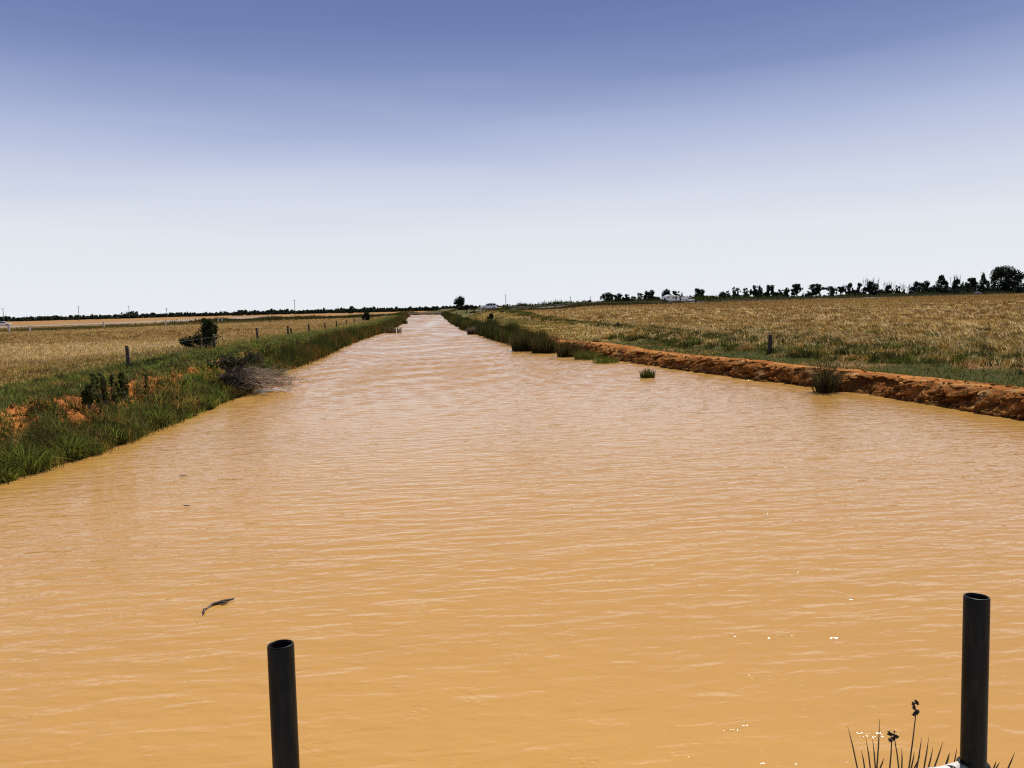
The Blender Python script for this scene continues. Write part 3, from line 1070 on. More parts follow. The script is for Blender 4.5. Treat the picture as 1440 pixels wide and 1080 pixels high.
# broad-leaved weeds and shrubs: stems with leaves
def leaf_cloud(C, r, n, size, cols, flat=1.0):
    """n leaf quads about the centres C (k,3) with radii r (k,3)"""
    k = len(C)
    i = rng.integers(0, k, n)
    g = rng.normal(0, 1, (n, 3))
    g /= np.maximum(np.linalg.norm(g, axis=1, keepdims=True), 1e-6)
    g *= rng.random((n, 1)) ** 0.45
    P = C[i] + g * r[i]
    a = rng.normal(0, 1, (n, 3))
    a /= np.linalg.norm(a, axis=1, keepdims=True)
    b = np.cross(a, rng.normal(0, 1, (n, 3)))
    b /= np.linalg.norm(b, axis=1, keepdims=True)
    s = size * rng.uniform(0.6, 1.4, (n, 1))
    v = np.empty((n, 4, 3))
    v[:, 0] = P - a * s
    v[:, 1] = P - b * s * 0.55
    v[:, 2] = P + a * s
    v[:, 3] = P + b * s * 0.55
    ck = colmix(k, *cols, var=0.25)[i] * rng.uniform(0.75, 1.3, (n, 1))
    return v.reshape(-1, 3), (np.arange(n)[:, None] * 4 + np.arange(4)), np.repeat(ck, 4, 0)


def shrub(name, label, cat, loc, lobes, n, size, cols, stem_r=0.03, group=None):
    root = empty(name, loc)
    tag(root, label, cat, group)
    C, Rr_ = [], []
    mb = MB()
    for (x, y_, z, rx, ry, rz) in lobes:
        kk = max(6, int(22 * rx))
        for q in range(kk):
            g = Vector((random.gauss(0, 1), random.gauss(0, 1), random.gauss(0, 1))).normalized() * random.random() ** 0.4
            c = (x + g.x * rx * 0.7, y_ + g.y * ry * 0.7, max(0.1, z + g.z * rz * 0.7))
            C.append(c)
            s = random.uniform(0.35, 0.6)
            Rr_.append((rx * s, ry * s, rz * s))
            mb.tube([(random.gauss(0, 0.08) + x * 0.3, 0, -0.1), (c[0] * 0.6, c[1] * 0.6, c[2] * 0.5), c], [stem_r, stem_r * 0.7, stem_r * 0.25], 5)
    v, f, c = leaf_cloud(np.array(C), np.array(Rr_), n, size, cols)
    v[:, 2] = np.maximum(v[:, 2], 0.0)
    mesh_np("foliage", v, [f], M_LEAF, root, c)
    mb.build("stem", M_BARK, root)
    return root


def onland(px, py, z0=0.85):
    p = gz(px, py, z0)
    for _ in range(4):
        p = gz(px, py, float(land(p.x, p.y)))
    return p


DK = ((0.020, 0.026, 0.012), (0.030, 0.038, 0.016), (0.042, 0.052, 0.022))
p = onland(285, 491)
shrub("shrub", "dark green two-lobed shrub behind the left fence", "shrub", p,
      [(-.95, 0, .50, .62, .55, .50), (-.35, .2, .55, .5, .5, .5), (.45, 0, .85, .85, .7, .80), (.50, 0, 1.45, .68, .6, .55), (.35, .1, 1.95, .36, .35, .34), (.85, 0, 1.3, .4, .4, .4)], 6000, 0.060, ((0.022, 0.028, 0.010), (0.04, 0.048, 0.015), (0.065, 0.075, 0.024)))
p = onland(515, 452, 0.8)
shrub("shrub", "dark rounded shrub beside the far end of the left fence", "shrub", p,
      [(0, 0, .9, 1.1, .9, .9), (.2, 0, 1.6, .8, .8, .7)], 1500, 0.16, DK)
p = gy(657, 440.5, 300)
p.z = float(land(p.x, p.y))
shrub("shrub", "wide dark bush below the lone twin-trunk tree", "bush", p,
      [(-2.6, 0, .9, 1.7, 1.2, .9), (0, 0, 1.2, 2.2, 1.2, 1.1), (2.8, 0, .9, 1.8, 1.2, .8)], 2600, 0.22, DK)
p = gy(690, 444.5, 150)
p.z = float(land(p.x, p.y))
shrub("shrub", "small dark bush in front of the white wagon", "bush", p,
      [(0, 0, .5, .75, .6, .5), (.1, 0, .9, .5, .5, .4)], 900, 0.11, DK)

# tall dark weeds above the clay on the left
for (px, py, hh, lab) in ((127, 572, 0.62, "dark bushy weed with its stems over the bare clay on the left bank"),
                          (150, 566, 0.85, "tallest of the dark upright weeds on the left bank"),
                          (177, 560, 0.7, "slim dark weed farthest from the camera on the left bank")):
    p = onland(px, py, 0.9)
    root = empty("tall_weed", p)
    tag(root, lab, "weed", "dark weeds above the bare clay")
    mb = MB()
    C, Rr_ = [], []
    for q in range(8):
        x0, y0 = random.gauss(0, 0.28), random.gauss(0, 0.15)
        h_ = hh * random.uniform(0.65, 1)
        x1, y1 = x0 + random.gauss(0, 0.08), y0 + random.gauss(0, 0.06)
        mb.tube([(x0 * .12, y0 * .12, -0.05), ((x0 + x1) / 2, (y0 + y1) / 2, h_ * .5), (x1, y1, h_)], [0.010, 0.008, 0.003], 5)
        for zz in np.arange(0.12, h_, 0.07):
            k = zz / h_
            C.append((x0 + (x1 - x0) * k, y0 + (y1 - y0) * k, zz))
            Rr_.append((0.06, 0.06, 0.05))
    v, f, c = leaf_cloud(np.array(C), np.array(Rr_), 900, 0.036, ((0.025, 0.030, 0.008), (0.05, 0.058, 0.016), (0.085, 0.095, 0.03)))
    mesh_np("foliage", v, [f], M_LEAF, root, c)
    mb.build("stem", M_BARK, root)


# dead brush hanging into the water
def brush(name, label, p, W, Hh, n, seed):
    rs = random.Random(seed)
    V, Fq, C_ = [], [], []

    def twig(a, b, c, r0, r1, colr):
        pts = [Vector(a), Vector(b), Vector(c)]
        base = len(V)
        for i, q in enumerate(pts):
            t_ = (pts[min(i + 1, 2)] - pts[max(i - 1, 0)]).normalized()
            u_ = t_.orthogonal().normalized()
            w_ = t_.cross(u_)
            r = (r0, (r0 + r1) / 2, r1)[i]
            for k in range(3):
                an = k * 2.0944
                V.append(q + (u_ * math.cos(an) + w_ * math.sin(an)) * r)
                C_.append(colr)
        for i in range(2):
            for k in range(3):
                Fq.append((base + i * 3 + k, base + i * 3 + (k + 1) % 3, base + i * 3 + 3 + (k + 1) % 3, base + i * 3 + 3 + k))
    for i in range(n):
        ang = rs.uniform(-0.9, 0.7)
        l = rs.uniform(0.3, 1) * W
        x = math.cos(ang) * l
        yv = math.sin(ang) * l * 0.75
        s = rs.random()
        a = Vector((x * 0.15 * s - W * 0.1 * rs.random(), yv * 0.2, Hh * rs.uniform(0.1, 0.6)))
        c = Vector((x * (0.35 + 0.65 * s), yv, max(-0.04, Hh * rs.uniform(0.15, 1.0) ** 1.4 * (1 - 0.55 * x / W))))
        b = (a + c) / 2 + Vector((rs.gauss(0, .12), rs.gauss(0, .12), rs.uniform(0.05, 0.35)))
        g = rs.uniform(0.6, 1.3)
        pale = min(1, max(0, (c.x / W - 0.05) * 1.5)) * rs.random() ** 0.5
        colr = [(0.065 + 0.55 * pale) * g, (0.045 + 0.43 * pale) * g, (0.030 + 0.33 * pale) * g]
        twig(a, b, c, rs.uniform(0.008, 0.022), 0.006, colr)
        for q in range(4):
            k = rs.uniform(0.3, 1)
            s0 = b + (c - b) * k if k > 0.5 else a + (b - a) * (2 * k)
            dv_ = Vector((rs.gauss(.1, .22), rs.gauss(0, .2), rs.gauss(0.03, .16)))
            e = s0 + dv_
            e.z = max(e.z, 0.0)
            twig(s0, (s0 + e) / 2 + Vector((rs.gauss(0, .03), rs.gauss(0, .03), rs.gauss(0, .03))), e, 0.009, 0.005, [q_ * rs.uniform(.7, 1.5) for q_ in colr])
    o = mesh_np(name, np.array([tuple(q) for q in V]), [np.array(Fq)], M_TWIG, None, np.array(C_))
    o.location = p
    tag(o, label, "dead brush")
    return o


p = gz(318, 551, 0.05)
brush("dead_brush", "tangle of dead grey brown branches drooping from the left bank into the water", p, 3.9, 1.25, 400, 3)
p = onland(322, 520, 0.9)
shrub("shrub", "low brown and green scrub on the bank behind the dead brush", "scrub", p,
      [(0, 0, .35, .9, .6, .35), (.9, .4, .4, .7, .5, .4)], 1400, 0.05, ((0.06, 0.05, 0.03), (0.05, 0.06, 0.03), (0.09, 0.07, 0.045)))


# ------------------------------------------------------------------ fences and posts
def post_mb(h, r, seed, sq=False, lean=(0, 0)):
    rs = random.Random(seed)
    mb = MB()
    zs = [-0.3, 0.0, h * 0.4, h * 0.8, h - 0.015, h]
    pts = [(lean[0] * z + rs.uniform(-.006, .006), lean[1] * z + rs.uniform(-.006, .006), z) for z in zs]
    rad = [r * 1.05, r * 1.03, r, r * 0.96, r * 0.93, r * 0.78]
    mb.tube(pts, rad, 9)
    return mb


f1 = empty("wire_fence", (-13.6, 35.2, float(land(-13.6, 35.2))))
tag(f1, "post and wire fence running along the top of the left bank", "fence")
FY = [21.0]
for px, pb in ((181, 516), (302, 492), (363, 485), (405.5, 475), (410, 475), (434.5, 469), (457.5, 466), (473.5, 460), (487.5, 456), (498, 453.5), (506, 452), (512, 450), (524, 448), (534, 445), (543, 443)):
    d_r = ray(px, pb)
    FY.append(-13.6 * d_r.y / d_r.x)
FH = [1.0, .95, 1.0, 1.1, 1.1, .85, 1.1, 1.1, 1.15, 1.1, 1.0, 1.0, 1.0, 1.0, 1.0, 1.0]
tops = []
for i, Yp in enumerate(FY):
    z0 = float(land(-13.6, Yp))
    pale = i in (5, 11, 13, 15)
    ob = post_mb(FH[i], 0.085 if i < 4 else 0.095, i, lean=(random.uniform(-.04, .04), random.uniform(-.03, .03))).build("post", M_POSTPALE if i in (11, 15) else M_POST, f1, True)
    ob.location = Vector((-13.6, Yp, z0)) - f1.location
    tops.append((z0, FH[i]))
for lev in (0.92, 0.5):
    mb = MB()
    pts = []
    for i, Yp in enumerate(FY):
        if i == 5:
            continue
        zz = tops[i][0] + lev * 0.95
        if pts:
            q = pts[-1]
            pts.append(((q[0]), (q[1] + Yp - f1.location.y) / 2, (q[2] + zz - f1.location.z) / 2 - 0.04))
        pts.append((0.09, Yp - f1.location.y, zz - f1.location.z))
    mb.tube(pts, 0.0045 if lev > 0.8 else 0.0025, 5)
    mb.build("wire", M_WIRE, f1)

# guide posts along the left road
GP = "pale posts along the left road"
for i, (px, pt, pb) in enumerate(((13, 456.5, 466), (42, 457, 464.5), (146, 452, 459.5), (233, 450, 457), (307, 446.5, 453.5), (312, 447, 453.5))):
    p = gz(px, pb, 0.8)
    p.z = float(land(p.x, p.y))
    h_ = (pb - pt) * p.y / F * 1.0
    lab = ["pale roadside post nearest the left edge of the photo", "second pale roadside post from the left edge of the photo",
           "lone pale roadside post midway along the left verge", "pale roadside post below the fourth power pole",
           "pale roadside post behind the two-lobed shrub", "pale post close beside the one behind the shrub"][i]
    mb = MB()
    mb.box(-.16, .16, -.10, .10, -0.3, h_)
    mb.box(-.20, .20, -.13, .13, h_ - 0.22, h_ - 0.10)
    o = mb.build("roadside_post", M_POSTPALE, None, bevel=0.03)
    o.location = p
    tag(o, lab, "post", GP)

# old posts by the right paddock
for (px, pt, pb, lab, r) in ((1083, 470, 491, "weathered stump post between the clay bank and the right paddock", 0.115),
                             (869, 453, 463, "leaning old post with a strut beside the right paddock", 0.13),
                             (731, 440, 447, "thin dark post in the far tufts right of the canal", 0.10)):
    p = onland(px, pb, 0.7)
    h_ = (pb - pt) * p.y / F
    root = empty("fence_post", p)
    tag(root, lab, "post")
    post_mb(h_, r, int(px), lean=(0.0, 0.0)).build("post", M_POST, root, True)
    if px == 869:
        mb = MB()
        mb.tube([(-0.75, -0.1, -0.15), (-0.08, 0, h_ * 0.75)], 0.08, 7)
        mb.build("strut", M_POST, root)

# fence in front of the right road
f2 = empty("roadside_fence", (60, float(road_y(60)), float(land(60, float(road_y(60))))))
tag(f2, "low post and wire fence between the right paddock and the road", "fence")
pp = post_mb(1.05, 0.14, 77).build("post", M_POST, f2)
fx = list(np.linspace(24, 330, 44))
first = True
for lev in (0.9, 0.5):
    mb = MB()
    mb.tube([(x - 60, float(road_y(x)) - float(road_y(60)), float(land(x, float(road_y(x)))) + lev - f2.location.z) for x in fx], 0.02, 4)
    mb.build("wire", M_WIRE, f2)
for x in fx:
    o = pp if first else pp.copy()
    if not first:
        COL.objects.link(o)
        o.parent = f2
    first = False
    yy = float(road_y(x))
    o.location = (x - 60, yy - float(road_y(60)), float(land(x, yy)) - f2.location.z)
    o.scale = (1, 1, random.uniform(0.8, 1.25))


# power poles
PG = "power poles on the horizon"
for (px, pt, hh, side, lab) in (
        (4, 433.5, 17, 0, "power pole at the far left edge of the photo"),
        (110, 430.5, 16.5, 0, "power pole second from the left on the horizon"),
        (181, 430.5, 15.5, 0, "power pole third from the left on the horizon"),
        (234, 433, 11, 0, "short power pole with a crossarm, fourth from the left"),
        (414, 421.5, 15.5, 0, "tall bare power pole above the dark scrub, nearest the canal on the left"),
        (711, 414, 14, 1, "tall power pole just right of the white wagon"),
        (766, 422, 7, 1, "small power pole between the tall pole and the round tree, left one"),
        (781, 420, 8, 1, "faint middle pole between the white wagon and the round tree"),
        (802, 417, 10, 1, "power pole above the low trees left of the round tree"),
        (830.5, 417, 9, 1, "thin power pole nearest the round tree on the right")):
    Yp = 9.5 * F / hh
    top = gy(px, pt, Yp)
    zb = 0.5
    hgt = top.z - zb
    root = empty("power_pole", (top.x, Yp, zb))
    tag(root, lab, "power pole", PG)
    k = 0.00036 * Yp
    mb = MB()
    mb.tube([(0, 0, -1), (0, 0, hgt * 0.5), (0, 0, hgt)], [k, k * 0.9, k * 0.8], 8)
    mb.build("pole", M_POLE, root, True)
    mb = MB()
    mb.box(-1.1, 1.1, -.10, .10, hgt - 0.55, hgt - 0.35)
    if px in (234, 802):
        mb.box(-1.1, 1.1, -.10, .10, hgt - 1.5, hgt - 1.3)
        mb.box(-.35, .35, -.35, .05, hgt - 3.0, hgt - 2.0)
    mb.build("crossarm", M_POLE, root)


# ------------------------------------------------------------------ trees
def tree_meshes(style, seed, nleaf, size):
    """a tree of unit height and about unit crown width"""
    global rng
    rng = np.random.default_rng(seed)
    rs = random.Random(seed)
    C, Rr_ = [], []
    mb = MB()
    bare = []

    def limb(a, c, r0, r1, sag=0.03, n=5):
        a, c = Vector(a), Vector(c)
        b = (a + c) / 2 + Vector((rs.gauss(0, sag), rs.gauss(0, sag), rs.uniform(0, sag)))
        mb.tube([a, b, c], [r0, (r0 + r1) / 2, r1], n)
    if style == "round":
        mb.tube([(0, 0, -.03), (0.01, 0, .2), (0, .01, .5)], [.045, .035, .02], 7)
        for i in range(58):
            g = Vector((rs.gauss(0, 1), rs.gauss(0, 1), rs.gauss(0, 1))).normalized()
            k = rs.uniform(0.45, 0.85)
            c = (g.x * .44 * k, g.y * .44 * k, max(.10, .47 + g.z * .48 * k))
            C.append(c)
            s = rs.uniform(.09, .16)
            Rr_.append((s, s, s * .9))
            if i % 4 == 0:
                limb((0, 0, rs.uniform(.2, .45)), c, .018, .006)
    elif style == "dense":
        mb.tube([(0, 0, -.03), (0, 0, .3)], [.04, .03], 7)
        for i in range(38):
            a = rs.uniform(0, 6.28)
            z = rs.random() ** 0.9
            w = .46 * (1 - z ** 2.2) ** 0.7 * rs.uniform(.35, 1)
            c = (math.cos(a) * w, math.sin(a) * w, .08 + z * .84)
            C.append(c)
            s = rs.uniform(.08, .15)
            Rr_.append((s, s, s))
            if i % 4 == 0:
                limb((0, 0, .1 + .3 * rs.random()), c, .015, .005)
    elif style == "cone":
        mb.tube([(0, 0, -.03), (0, 0, .9)], [.04, .008], 7)
        for i in range(42):
            a = rs.uniform(0, 6.28)
            z = rs.random()
            w = .5 * (1 - z) ** 0.75 * rs.uniform(.4, 1)
            c = (math.cos(a) * w, math.sin(a) * w, .05 + z * .88)
            C.append(c)
            s = rs.uniform(.07, .13)
            Rr_.append((s, s, s))
    elif style in ("euc", "umbrella", "twin", "sparse", "arch"):
        if style == "twin":
            stems = [(-.13, 0), (.14, .05)]
        elif style == "sparse":
            stems = [(-.2, 0), (0, .1), (.2, 0)]
        elif style == "arch":
            stems = [(-.3, 0), (.25, 0)]
        else:
            stems = [(0, 0)]
        for (sx, sy) in stems:
            fork = rs.uniform(.22, .38)
            base = (sx * .3, sy * .3, -.03)
            fk = (sx * .8, sy * .8, fork)
            limb(base, fk, .032, .024, .01, 7)
            nl = {"euc": 13, "umbrella": 15, "twin": 8, "sparse": 5, "arch": 9}[style]
            for i in range(nl):
                a = rs.uniform(0, 6.28)
                if style == "umbrella":
                    w = rs.uniform(.05, .46)
                    z = .92 - .45 * (w / .46) ** 2 * rs.uniform(.4, 1.1) - (.45 * rs.random() if i > 10 else 0)
                elif style == "sparse":
                    w = rs.uniform(.02, .16)
                    z = rs.uniform(.25, .92)
                elif style == "arch":
                    w = rs.uniform(.02, .24)
                    z = rs.uniform(.55, .88)
                else:
                    w = rs.uniform(.08, .44 if style == "euc" else .26)
                    z = rs.uniform(.20 if style == "euc" else .42, .92) - .15 * w
                c = (sx + math.cos(a) * w, sy + math.sin(a) * w, z)
                limb(fk, c, .020, .007, .04)
                for q, kq in ((0, .45), (1, .72)):
                    C.append(tuple(fk[j_] + (c[j_] - fk[j_]) * kq + rs.gauss(0, .025) for j_ in range(3)))
                    Rr_.append((.07, .07, .075) if style != "sparse" else (.05, .05, .06))
                s = rs.uniform(.10, .17) * (0.8 if style == "sparse" else 1)
                for q in range(3):
                    C.append((c[0] + rs.gauss(0, .07), c[1] + rs.gauss(0, .07), c[2] + rs.gauss(0, .03)))
                    k = rs.uniform(.6, 1)
                    Rr_.append((s * k, s * k, s * .85 * k))
    elif style == "bare":
        for i in range(9):
            a = rs.uniform(0, 6.28)
            w = rs.uniform(.1, .45)
            c = Vector((math.cos(a) * w, math.sin(a) * w, rs.uniform(.6, 1)))
            limb((c.x * .2, c.y * .2, -.03), c, .018, .005, .04)
            for q in range(4):
                k = rs.uniform(.4, .95)
                s0 = c * k
                limb(s0, s0 + Vector((rs.gauss(0, .12), rs.gauss(0, .12), rs.uniform(.1, .3))), .009, .003, .01, 4)
        for i in range(8):
            C.append((rs.gauss(0, .2), rs.gauss(0, .2), rs.uniform(.05, .3)))
            Rr_.append((.12, .12, .10))
    if style == "dense_spiky":
        pass
    v, f, c = leaf_cloud(np.array(C), np.array(Rr_), nleaf, size, DKT)
    v[:, 2] = np.maximum(v[:, 2], 0.0)
    mt = mb.build("trunk", M_BARK, None, True)
    mc = mesh_np("crown", v, [f], M_LEAF, None, c)
    return mt, mc


DKT = ((0.016, 0.022, 0.013), (0.024, 0.032, 0.018), (0.034, 0.042, 0.024), (0.045, 0.052, 0.03))
PROTO = {}
for st_, sds, nl, sz in (("round", (1,), 2600, .034), ("dense", (2, 3), 3200, .038), ("cone", (4,), 3200, .036), ("euc", (5, 6, 16), 4200, .036),
                         ("umbrella", (7, 8), 4400, .034), ("twin", (9,), 4000, .030), ("sparse", (10, 11), 2300, .030), ("arch", (12,), 3200, .034), ("bare", (13, 14), 260, .03)):
    for sd in sds:
        PROTO[(st_, sd)] = tree_meshes(st_, sd, nl, sz)
PROTO[("round", 20)] = tree_meshes("round", 20, 9000, .021)
PROTO[("dense", 21)] = tree_meshes("dense", 21, 3600, .028)
rng = np.random.default_rng(99)
used = set()


def tree(px, pt, wpx, style, sd, label, back=38, Y=None, base=None, group="trees beyond the right road", spikes=0):
    k = (px - VX) / F
    if Y is None:
        Y = (206 + back) / (1 - 0.62 * k)
    top = gy(px, pt, Y)
    zb = float(land(top.x, Y)) if base is None else base
    hgt = top.z - zb
    W = wpx * Y / F * {'round': 1.08, 'dense': 1.35, 'cone': 1.3, 'bare': 1.2, 'twin': 1.15, 'umbrella': 1.3, 'arch': 1.35}.get(style, 1.5)
    root = empty("tree", (top.x, Y, zb), random.uniform(-0.5, 0.5))
    root.scale = (W, W, hgt)
    tag(root, label, "tree", group)
    mt, mc = PROTO[(style, sd)]
    if (style, sd) in used:
        mt2, mc2 = mt.copy(), mc.copy()
        COL.objects.link(mt2)
        COL.objects.link(mc2)
    else:
        mt2, mc2 = mt, mc
        used.add((style, sd))
    mt2.parent = root
    mc2.parent = root
    if spikes:
        mb = MB()
        rs = random.Random(int(px))
        for q in range(9):
            x = rs.uniform(-.42, .42)
            e = Vector((x * 1.1 + rs.gauss(0, .03), rs.uniform(-.2, .2), 1 + spikes * rs.uniform(.3, 1)))
            mb.tube([(x * .6, 0, .35), (x * 0.95, e.y * .6, .8), e], [.014, .011, .006], 4)
            for z_ in range(2):
                s0 = Vector((x, e.y * .8, .9 + .1 * z_))
                mb.tube([s0, s0 + Vector((rs.gauss(0, .06), 0, spikes * rs.uniform(.3, .7)))], [.008, .004], 4)
        mb.build("dead_branches", M_BARK, root)
    return root


TR = [
    (853, 408, 21, "round", 1, "dense round tree, first on the left of the right-hand row"),
    (871, 412, 13, "euc", 5, "small open tree just right of the dense round tree"),
    (881, 413, 10, "euc", 6, "thin crowned small tree, third from the round tree"),
    (890.5, 415, 9, "sparse", 10, "low sparse tree, fourth in the row from the round tree"),
    (899, 412, 8, "euc", 16, "narrow tree in the gap left of the caravan group"),
    (909, 409, 8, "dense", 2, "slim upright tree joined to a wider crown left of the caravan"),
    (917.5, 407, 12, "euc", 5, "open crowned tree left of the caravan with sky between its limbs"),
    (937, 405, 13, "twin", 9, "tall tree rising behind the rear end of the caravan"),
    (950, 408, 13, "euc", 6, "spreading tree behind the middle of the caravan"),
    (959, 411, 4.5, "cone", 4, "tiny spire-shaped tree above the front of the caravan"),
    (979.5, 405.5, 9, "euc", 16, "narrow leaning tree above the cab of the towing pickup"),
    (988, 406, 11, "euc", 5, "fan-shaped tree just right of the towing pickup"),
    (1002, 416, 14, "dense", 3, "low dark bush in the gap right of the towing pickup"),
    (1015.5, 407, 11, "round", 1, "small dense tree after the gap right of the pickup"),
    (1023.5, 408, 6, "sparse", 11, "thin tree beside the small dense tree"),
    (1035, 401, 14, "sparse", 10, "tall sparse tree with see-through crown"),
    (1048.5, 404, 9, "sparse", 11, "wispy upright tree right of the see-through tree"),
    (1061.5, 400, 10, "euc", 6, "tree with a leaning crown and a light gap below"),
    (1068.5, 402, 9, "dense", 2, "dense upright tree at the middle of the row"),
    (1079, 401, 10, "euc", 16, "open tree right of the dense upright tree"),
    (1088, 400, 11, "euc", 5, "full crowned tree joined to the open tree on its left"),
    (1098, 406, 8, "euc", 6, "short tree filling the dip between two taller crowns"),
    (1106, 403, 9, "twin", 9, "forked tree left of the umbrella-shaped tree"),
    (1120, 399.5, 15, "umbrella", 7, "umbrella-shaped tree on a clear trunk, standing free of its neighbours"),
    (1148, 399, 20, "umbrella", 8, "wide flat-topped tree standing alone between two gaps"),
    (1178, 400, 19, "arch", 12, "arched pair of trees with a bright hole beneath"),
    (1195.5, 398, 12, "dense", 3, "dense tree right of the arched pair"),
    (1206.5, 398, 10, "euc", 16, "open tree between the dense tree and the spiky-topped one"),
    (1225, 396, 23, "dense", 2, "broad dark tree with dead branches spiking from its top"),
    (1250, 401, 15, "dense", 3, "round dark bush with a few dead twigs above, left of the bare saplings"),
    (1263, 399, 9, "sparse", 10, "sparse curved tree beside the bare saplings"),
    (1270, 397, 9, "bare", 13, "bare leafless sapling nearest the sparse curved tree"),
    (1279, 398, 10, "bare", 14, "bare leafless sapling left of a dense dark tree"),
    (1289, 396, 16, "dense", 2, "dense dark tree right of the bare saplings"),
    (1304, 394, 15, "euc", 5, "open flat-topped tree left of the tall cone-shaped tree"),
    (1324, 387, 21, "cone", 4, "tall cone-shaped dark tree"),
    (1346, 393, 18, "dense", 3, "rounded dark tree with dead spikes, right of the cone-shaped tree"),
    (1367, 391, 17, "umbrella", 7, "flat-topped tree with bright holes in its crown"),
    (1383, 385, 13, "cone", 4, "spiky-topped narrow tree left of the biggest tree"),
    (1416, 369, 50, "round", 20, "biggest tree, a huge round dark crown at the right edge"),
    (1449, 392, 26, "dense", 21, "dark tree cut by the right edge of the photo beside the biggest tree"),
]
SPK = {1225: .32, 1250: .4, 1346: .45, 1383: .15}
for (px, pt, w, st_, sd, lab) in TR:
    tree(px, pt, w, st_, sd, lab, back=38 + (int(px * 7) % 5) * 3, spikes=SPK.get(px, 0))
tree(646.5, 415, 17, "twin", 9, "lone twin-trunk tree right of the low bridge", Y=392, base=0.9, group="")
tree(494.5, 430.5, 10, "dense", 3, "single taller dark tree standing out of the left treeline", Y=640, base=0.7, group="")
for (st_, sd), (mt, mc) in PROTO.items():
    if (st_, sd) not in used:
        bpy.data.objects.remove(mt)
        bpy.data.objects.remove(mc)


# far woods: read as one dark mass
def woods(name, label, segs, per_px, seed):
    V, Fq, Cc = [], [], []
    off = 0
    rs = random.Random(seed)
    for (x0, x1, t0, t1, Y, dens) in segs:
        x = x0
        while x < x1:
            k = (x - x0) / (x1 - x0)
            hor = VY - SL * (x - VX)
            topy = t0 + (t1 - t0) * k
            Yt = Y * rs.uniform(0.94, 1.08)
            bump_ = rs.random()
            hpx = (hor - topy) + (3.4 - 0.5) * F / Yt
            hgt = hpx * Yt / F * (0.72 + 0.5 * bump_ ** 2)
            w = rs.uniform(3.0, 7.5) * Yt / F
            c0 = gy(x, hor, Yt)
            n_c = 7
            C = np.array([(c0.x + rs.uniform(-.5, .5) * w, Yt + rs.uniform(-4, 4), 0.5 + hgt * rs.uniform(.15, .78)) for q in range(n_c)])
            rz = hgt * .26
            Rq = np.array([(w * .30, w * .30, rz)] * n_c)
            v, f, c = leaf_cloud(C, Rq, int(per_px), 0.0014 * Yt, DKT)
            v[:, 2] = np.maximum(v[:, 2], 0.2)
            V.append(v)
            Fq.append(f + off)
            Cc.append(c)
            off += len(v)
            x += w * F / Yt * rs.uniform(0.25, 0.5) / dens
    o = mesh_np(name, np.concatenate(V), [np.concatenate(Fq)], M_LEAF, None, np.concatenate(Cc))
    tag(o, label, kind="stuff")
    return o


woods("treeline", "dark far-off treeline along the left horizon",
      [(-60, 60, 446, 445.5, 900, 1), (60, 170, 444.5, 442, 900, 1), (170, 215, 442, 440, 900, 1), (176, 190, 439, 439, 900, 1.2), (215, 330, 440.5, 438.5, 950, 1.1),
       (330, 420, 436.5, 435, 900, 1), (420, 520, 435, 433, 850, 0.9), (480, 640, 433.5, 430, 800, 1)], 90, 1)
woods("treeline", "dark far-off treeline beyond the bridge and white wagon",
      [(640, 700, 430, 428.5, 760, 1), (700, 780, 428, 426, 700, 0.8), (775, 850, 425.5, 422, 640, 0.9), (850, 1000, 421, 419, 560, 0.7)], 90, 2)

woods("undergrowth", "dark undergrowth between the trunks of the trees beyond the right road",
      [(862, 940, 419, 417.5, 316, 1), (925, 1010, 418, 416.5, 328, .9), (1000, 1060, 415, 413, 342, 1.2), (1060, 1130, 413, 411.5, 358, 1.3), (1130, 1200, 411.5, 410, 382, 1),
       (1195, 1250, 408, 407, 402, 1.3), (1250, 1300, 407, 404.5, 425, 1.1), (1300, 1345, 402, 399, 440, 1.4), (1340, 1400, 398, 396, 462, 1.5), (1395, 1460, 398, 396, 486, 1.4)], 130, 3)

# ------------------------------------------------------------------ vehicles
def wheel(parent, x, y, r, w):
    mb = MB()
    n = 20
    mb.tube([(x, y - w / 2, r), (x, y + w / 2, r)], r, n)
    o = mb.build("wheel", M_TYRE, parent, bevel=0.03)
    mb = MB()
    mb.tube([(x, y - w / 2 - .012, r), (x, y + w / 2 + .012, r)], r * 0.6, n)
    mb.build("rim", M_RIM, o)
    return o


def arch_profile(pts_top, xw, r, zs):
    """underside of a body with wheel arches at xw, from front (+x end of list) back"""
    low = []
    for xc in xw:
        for a in np.linspace(math.pi, 0, 7):
            low.append((xc + r * math.cos(a), max(zs, zs + r * math.sin(a) * 0.9)))
    return low


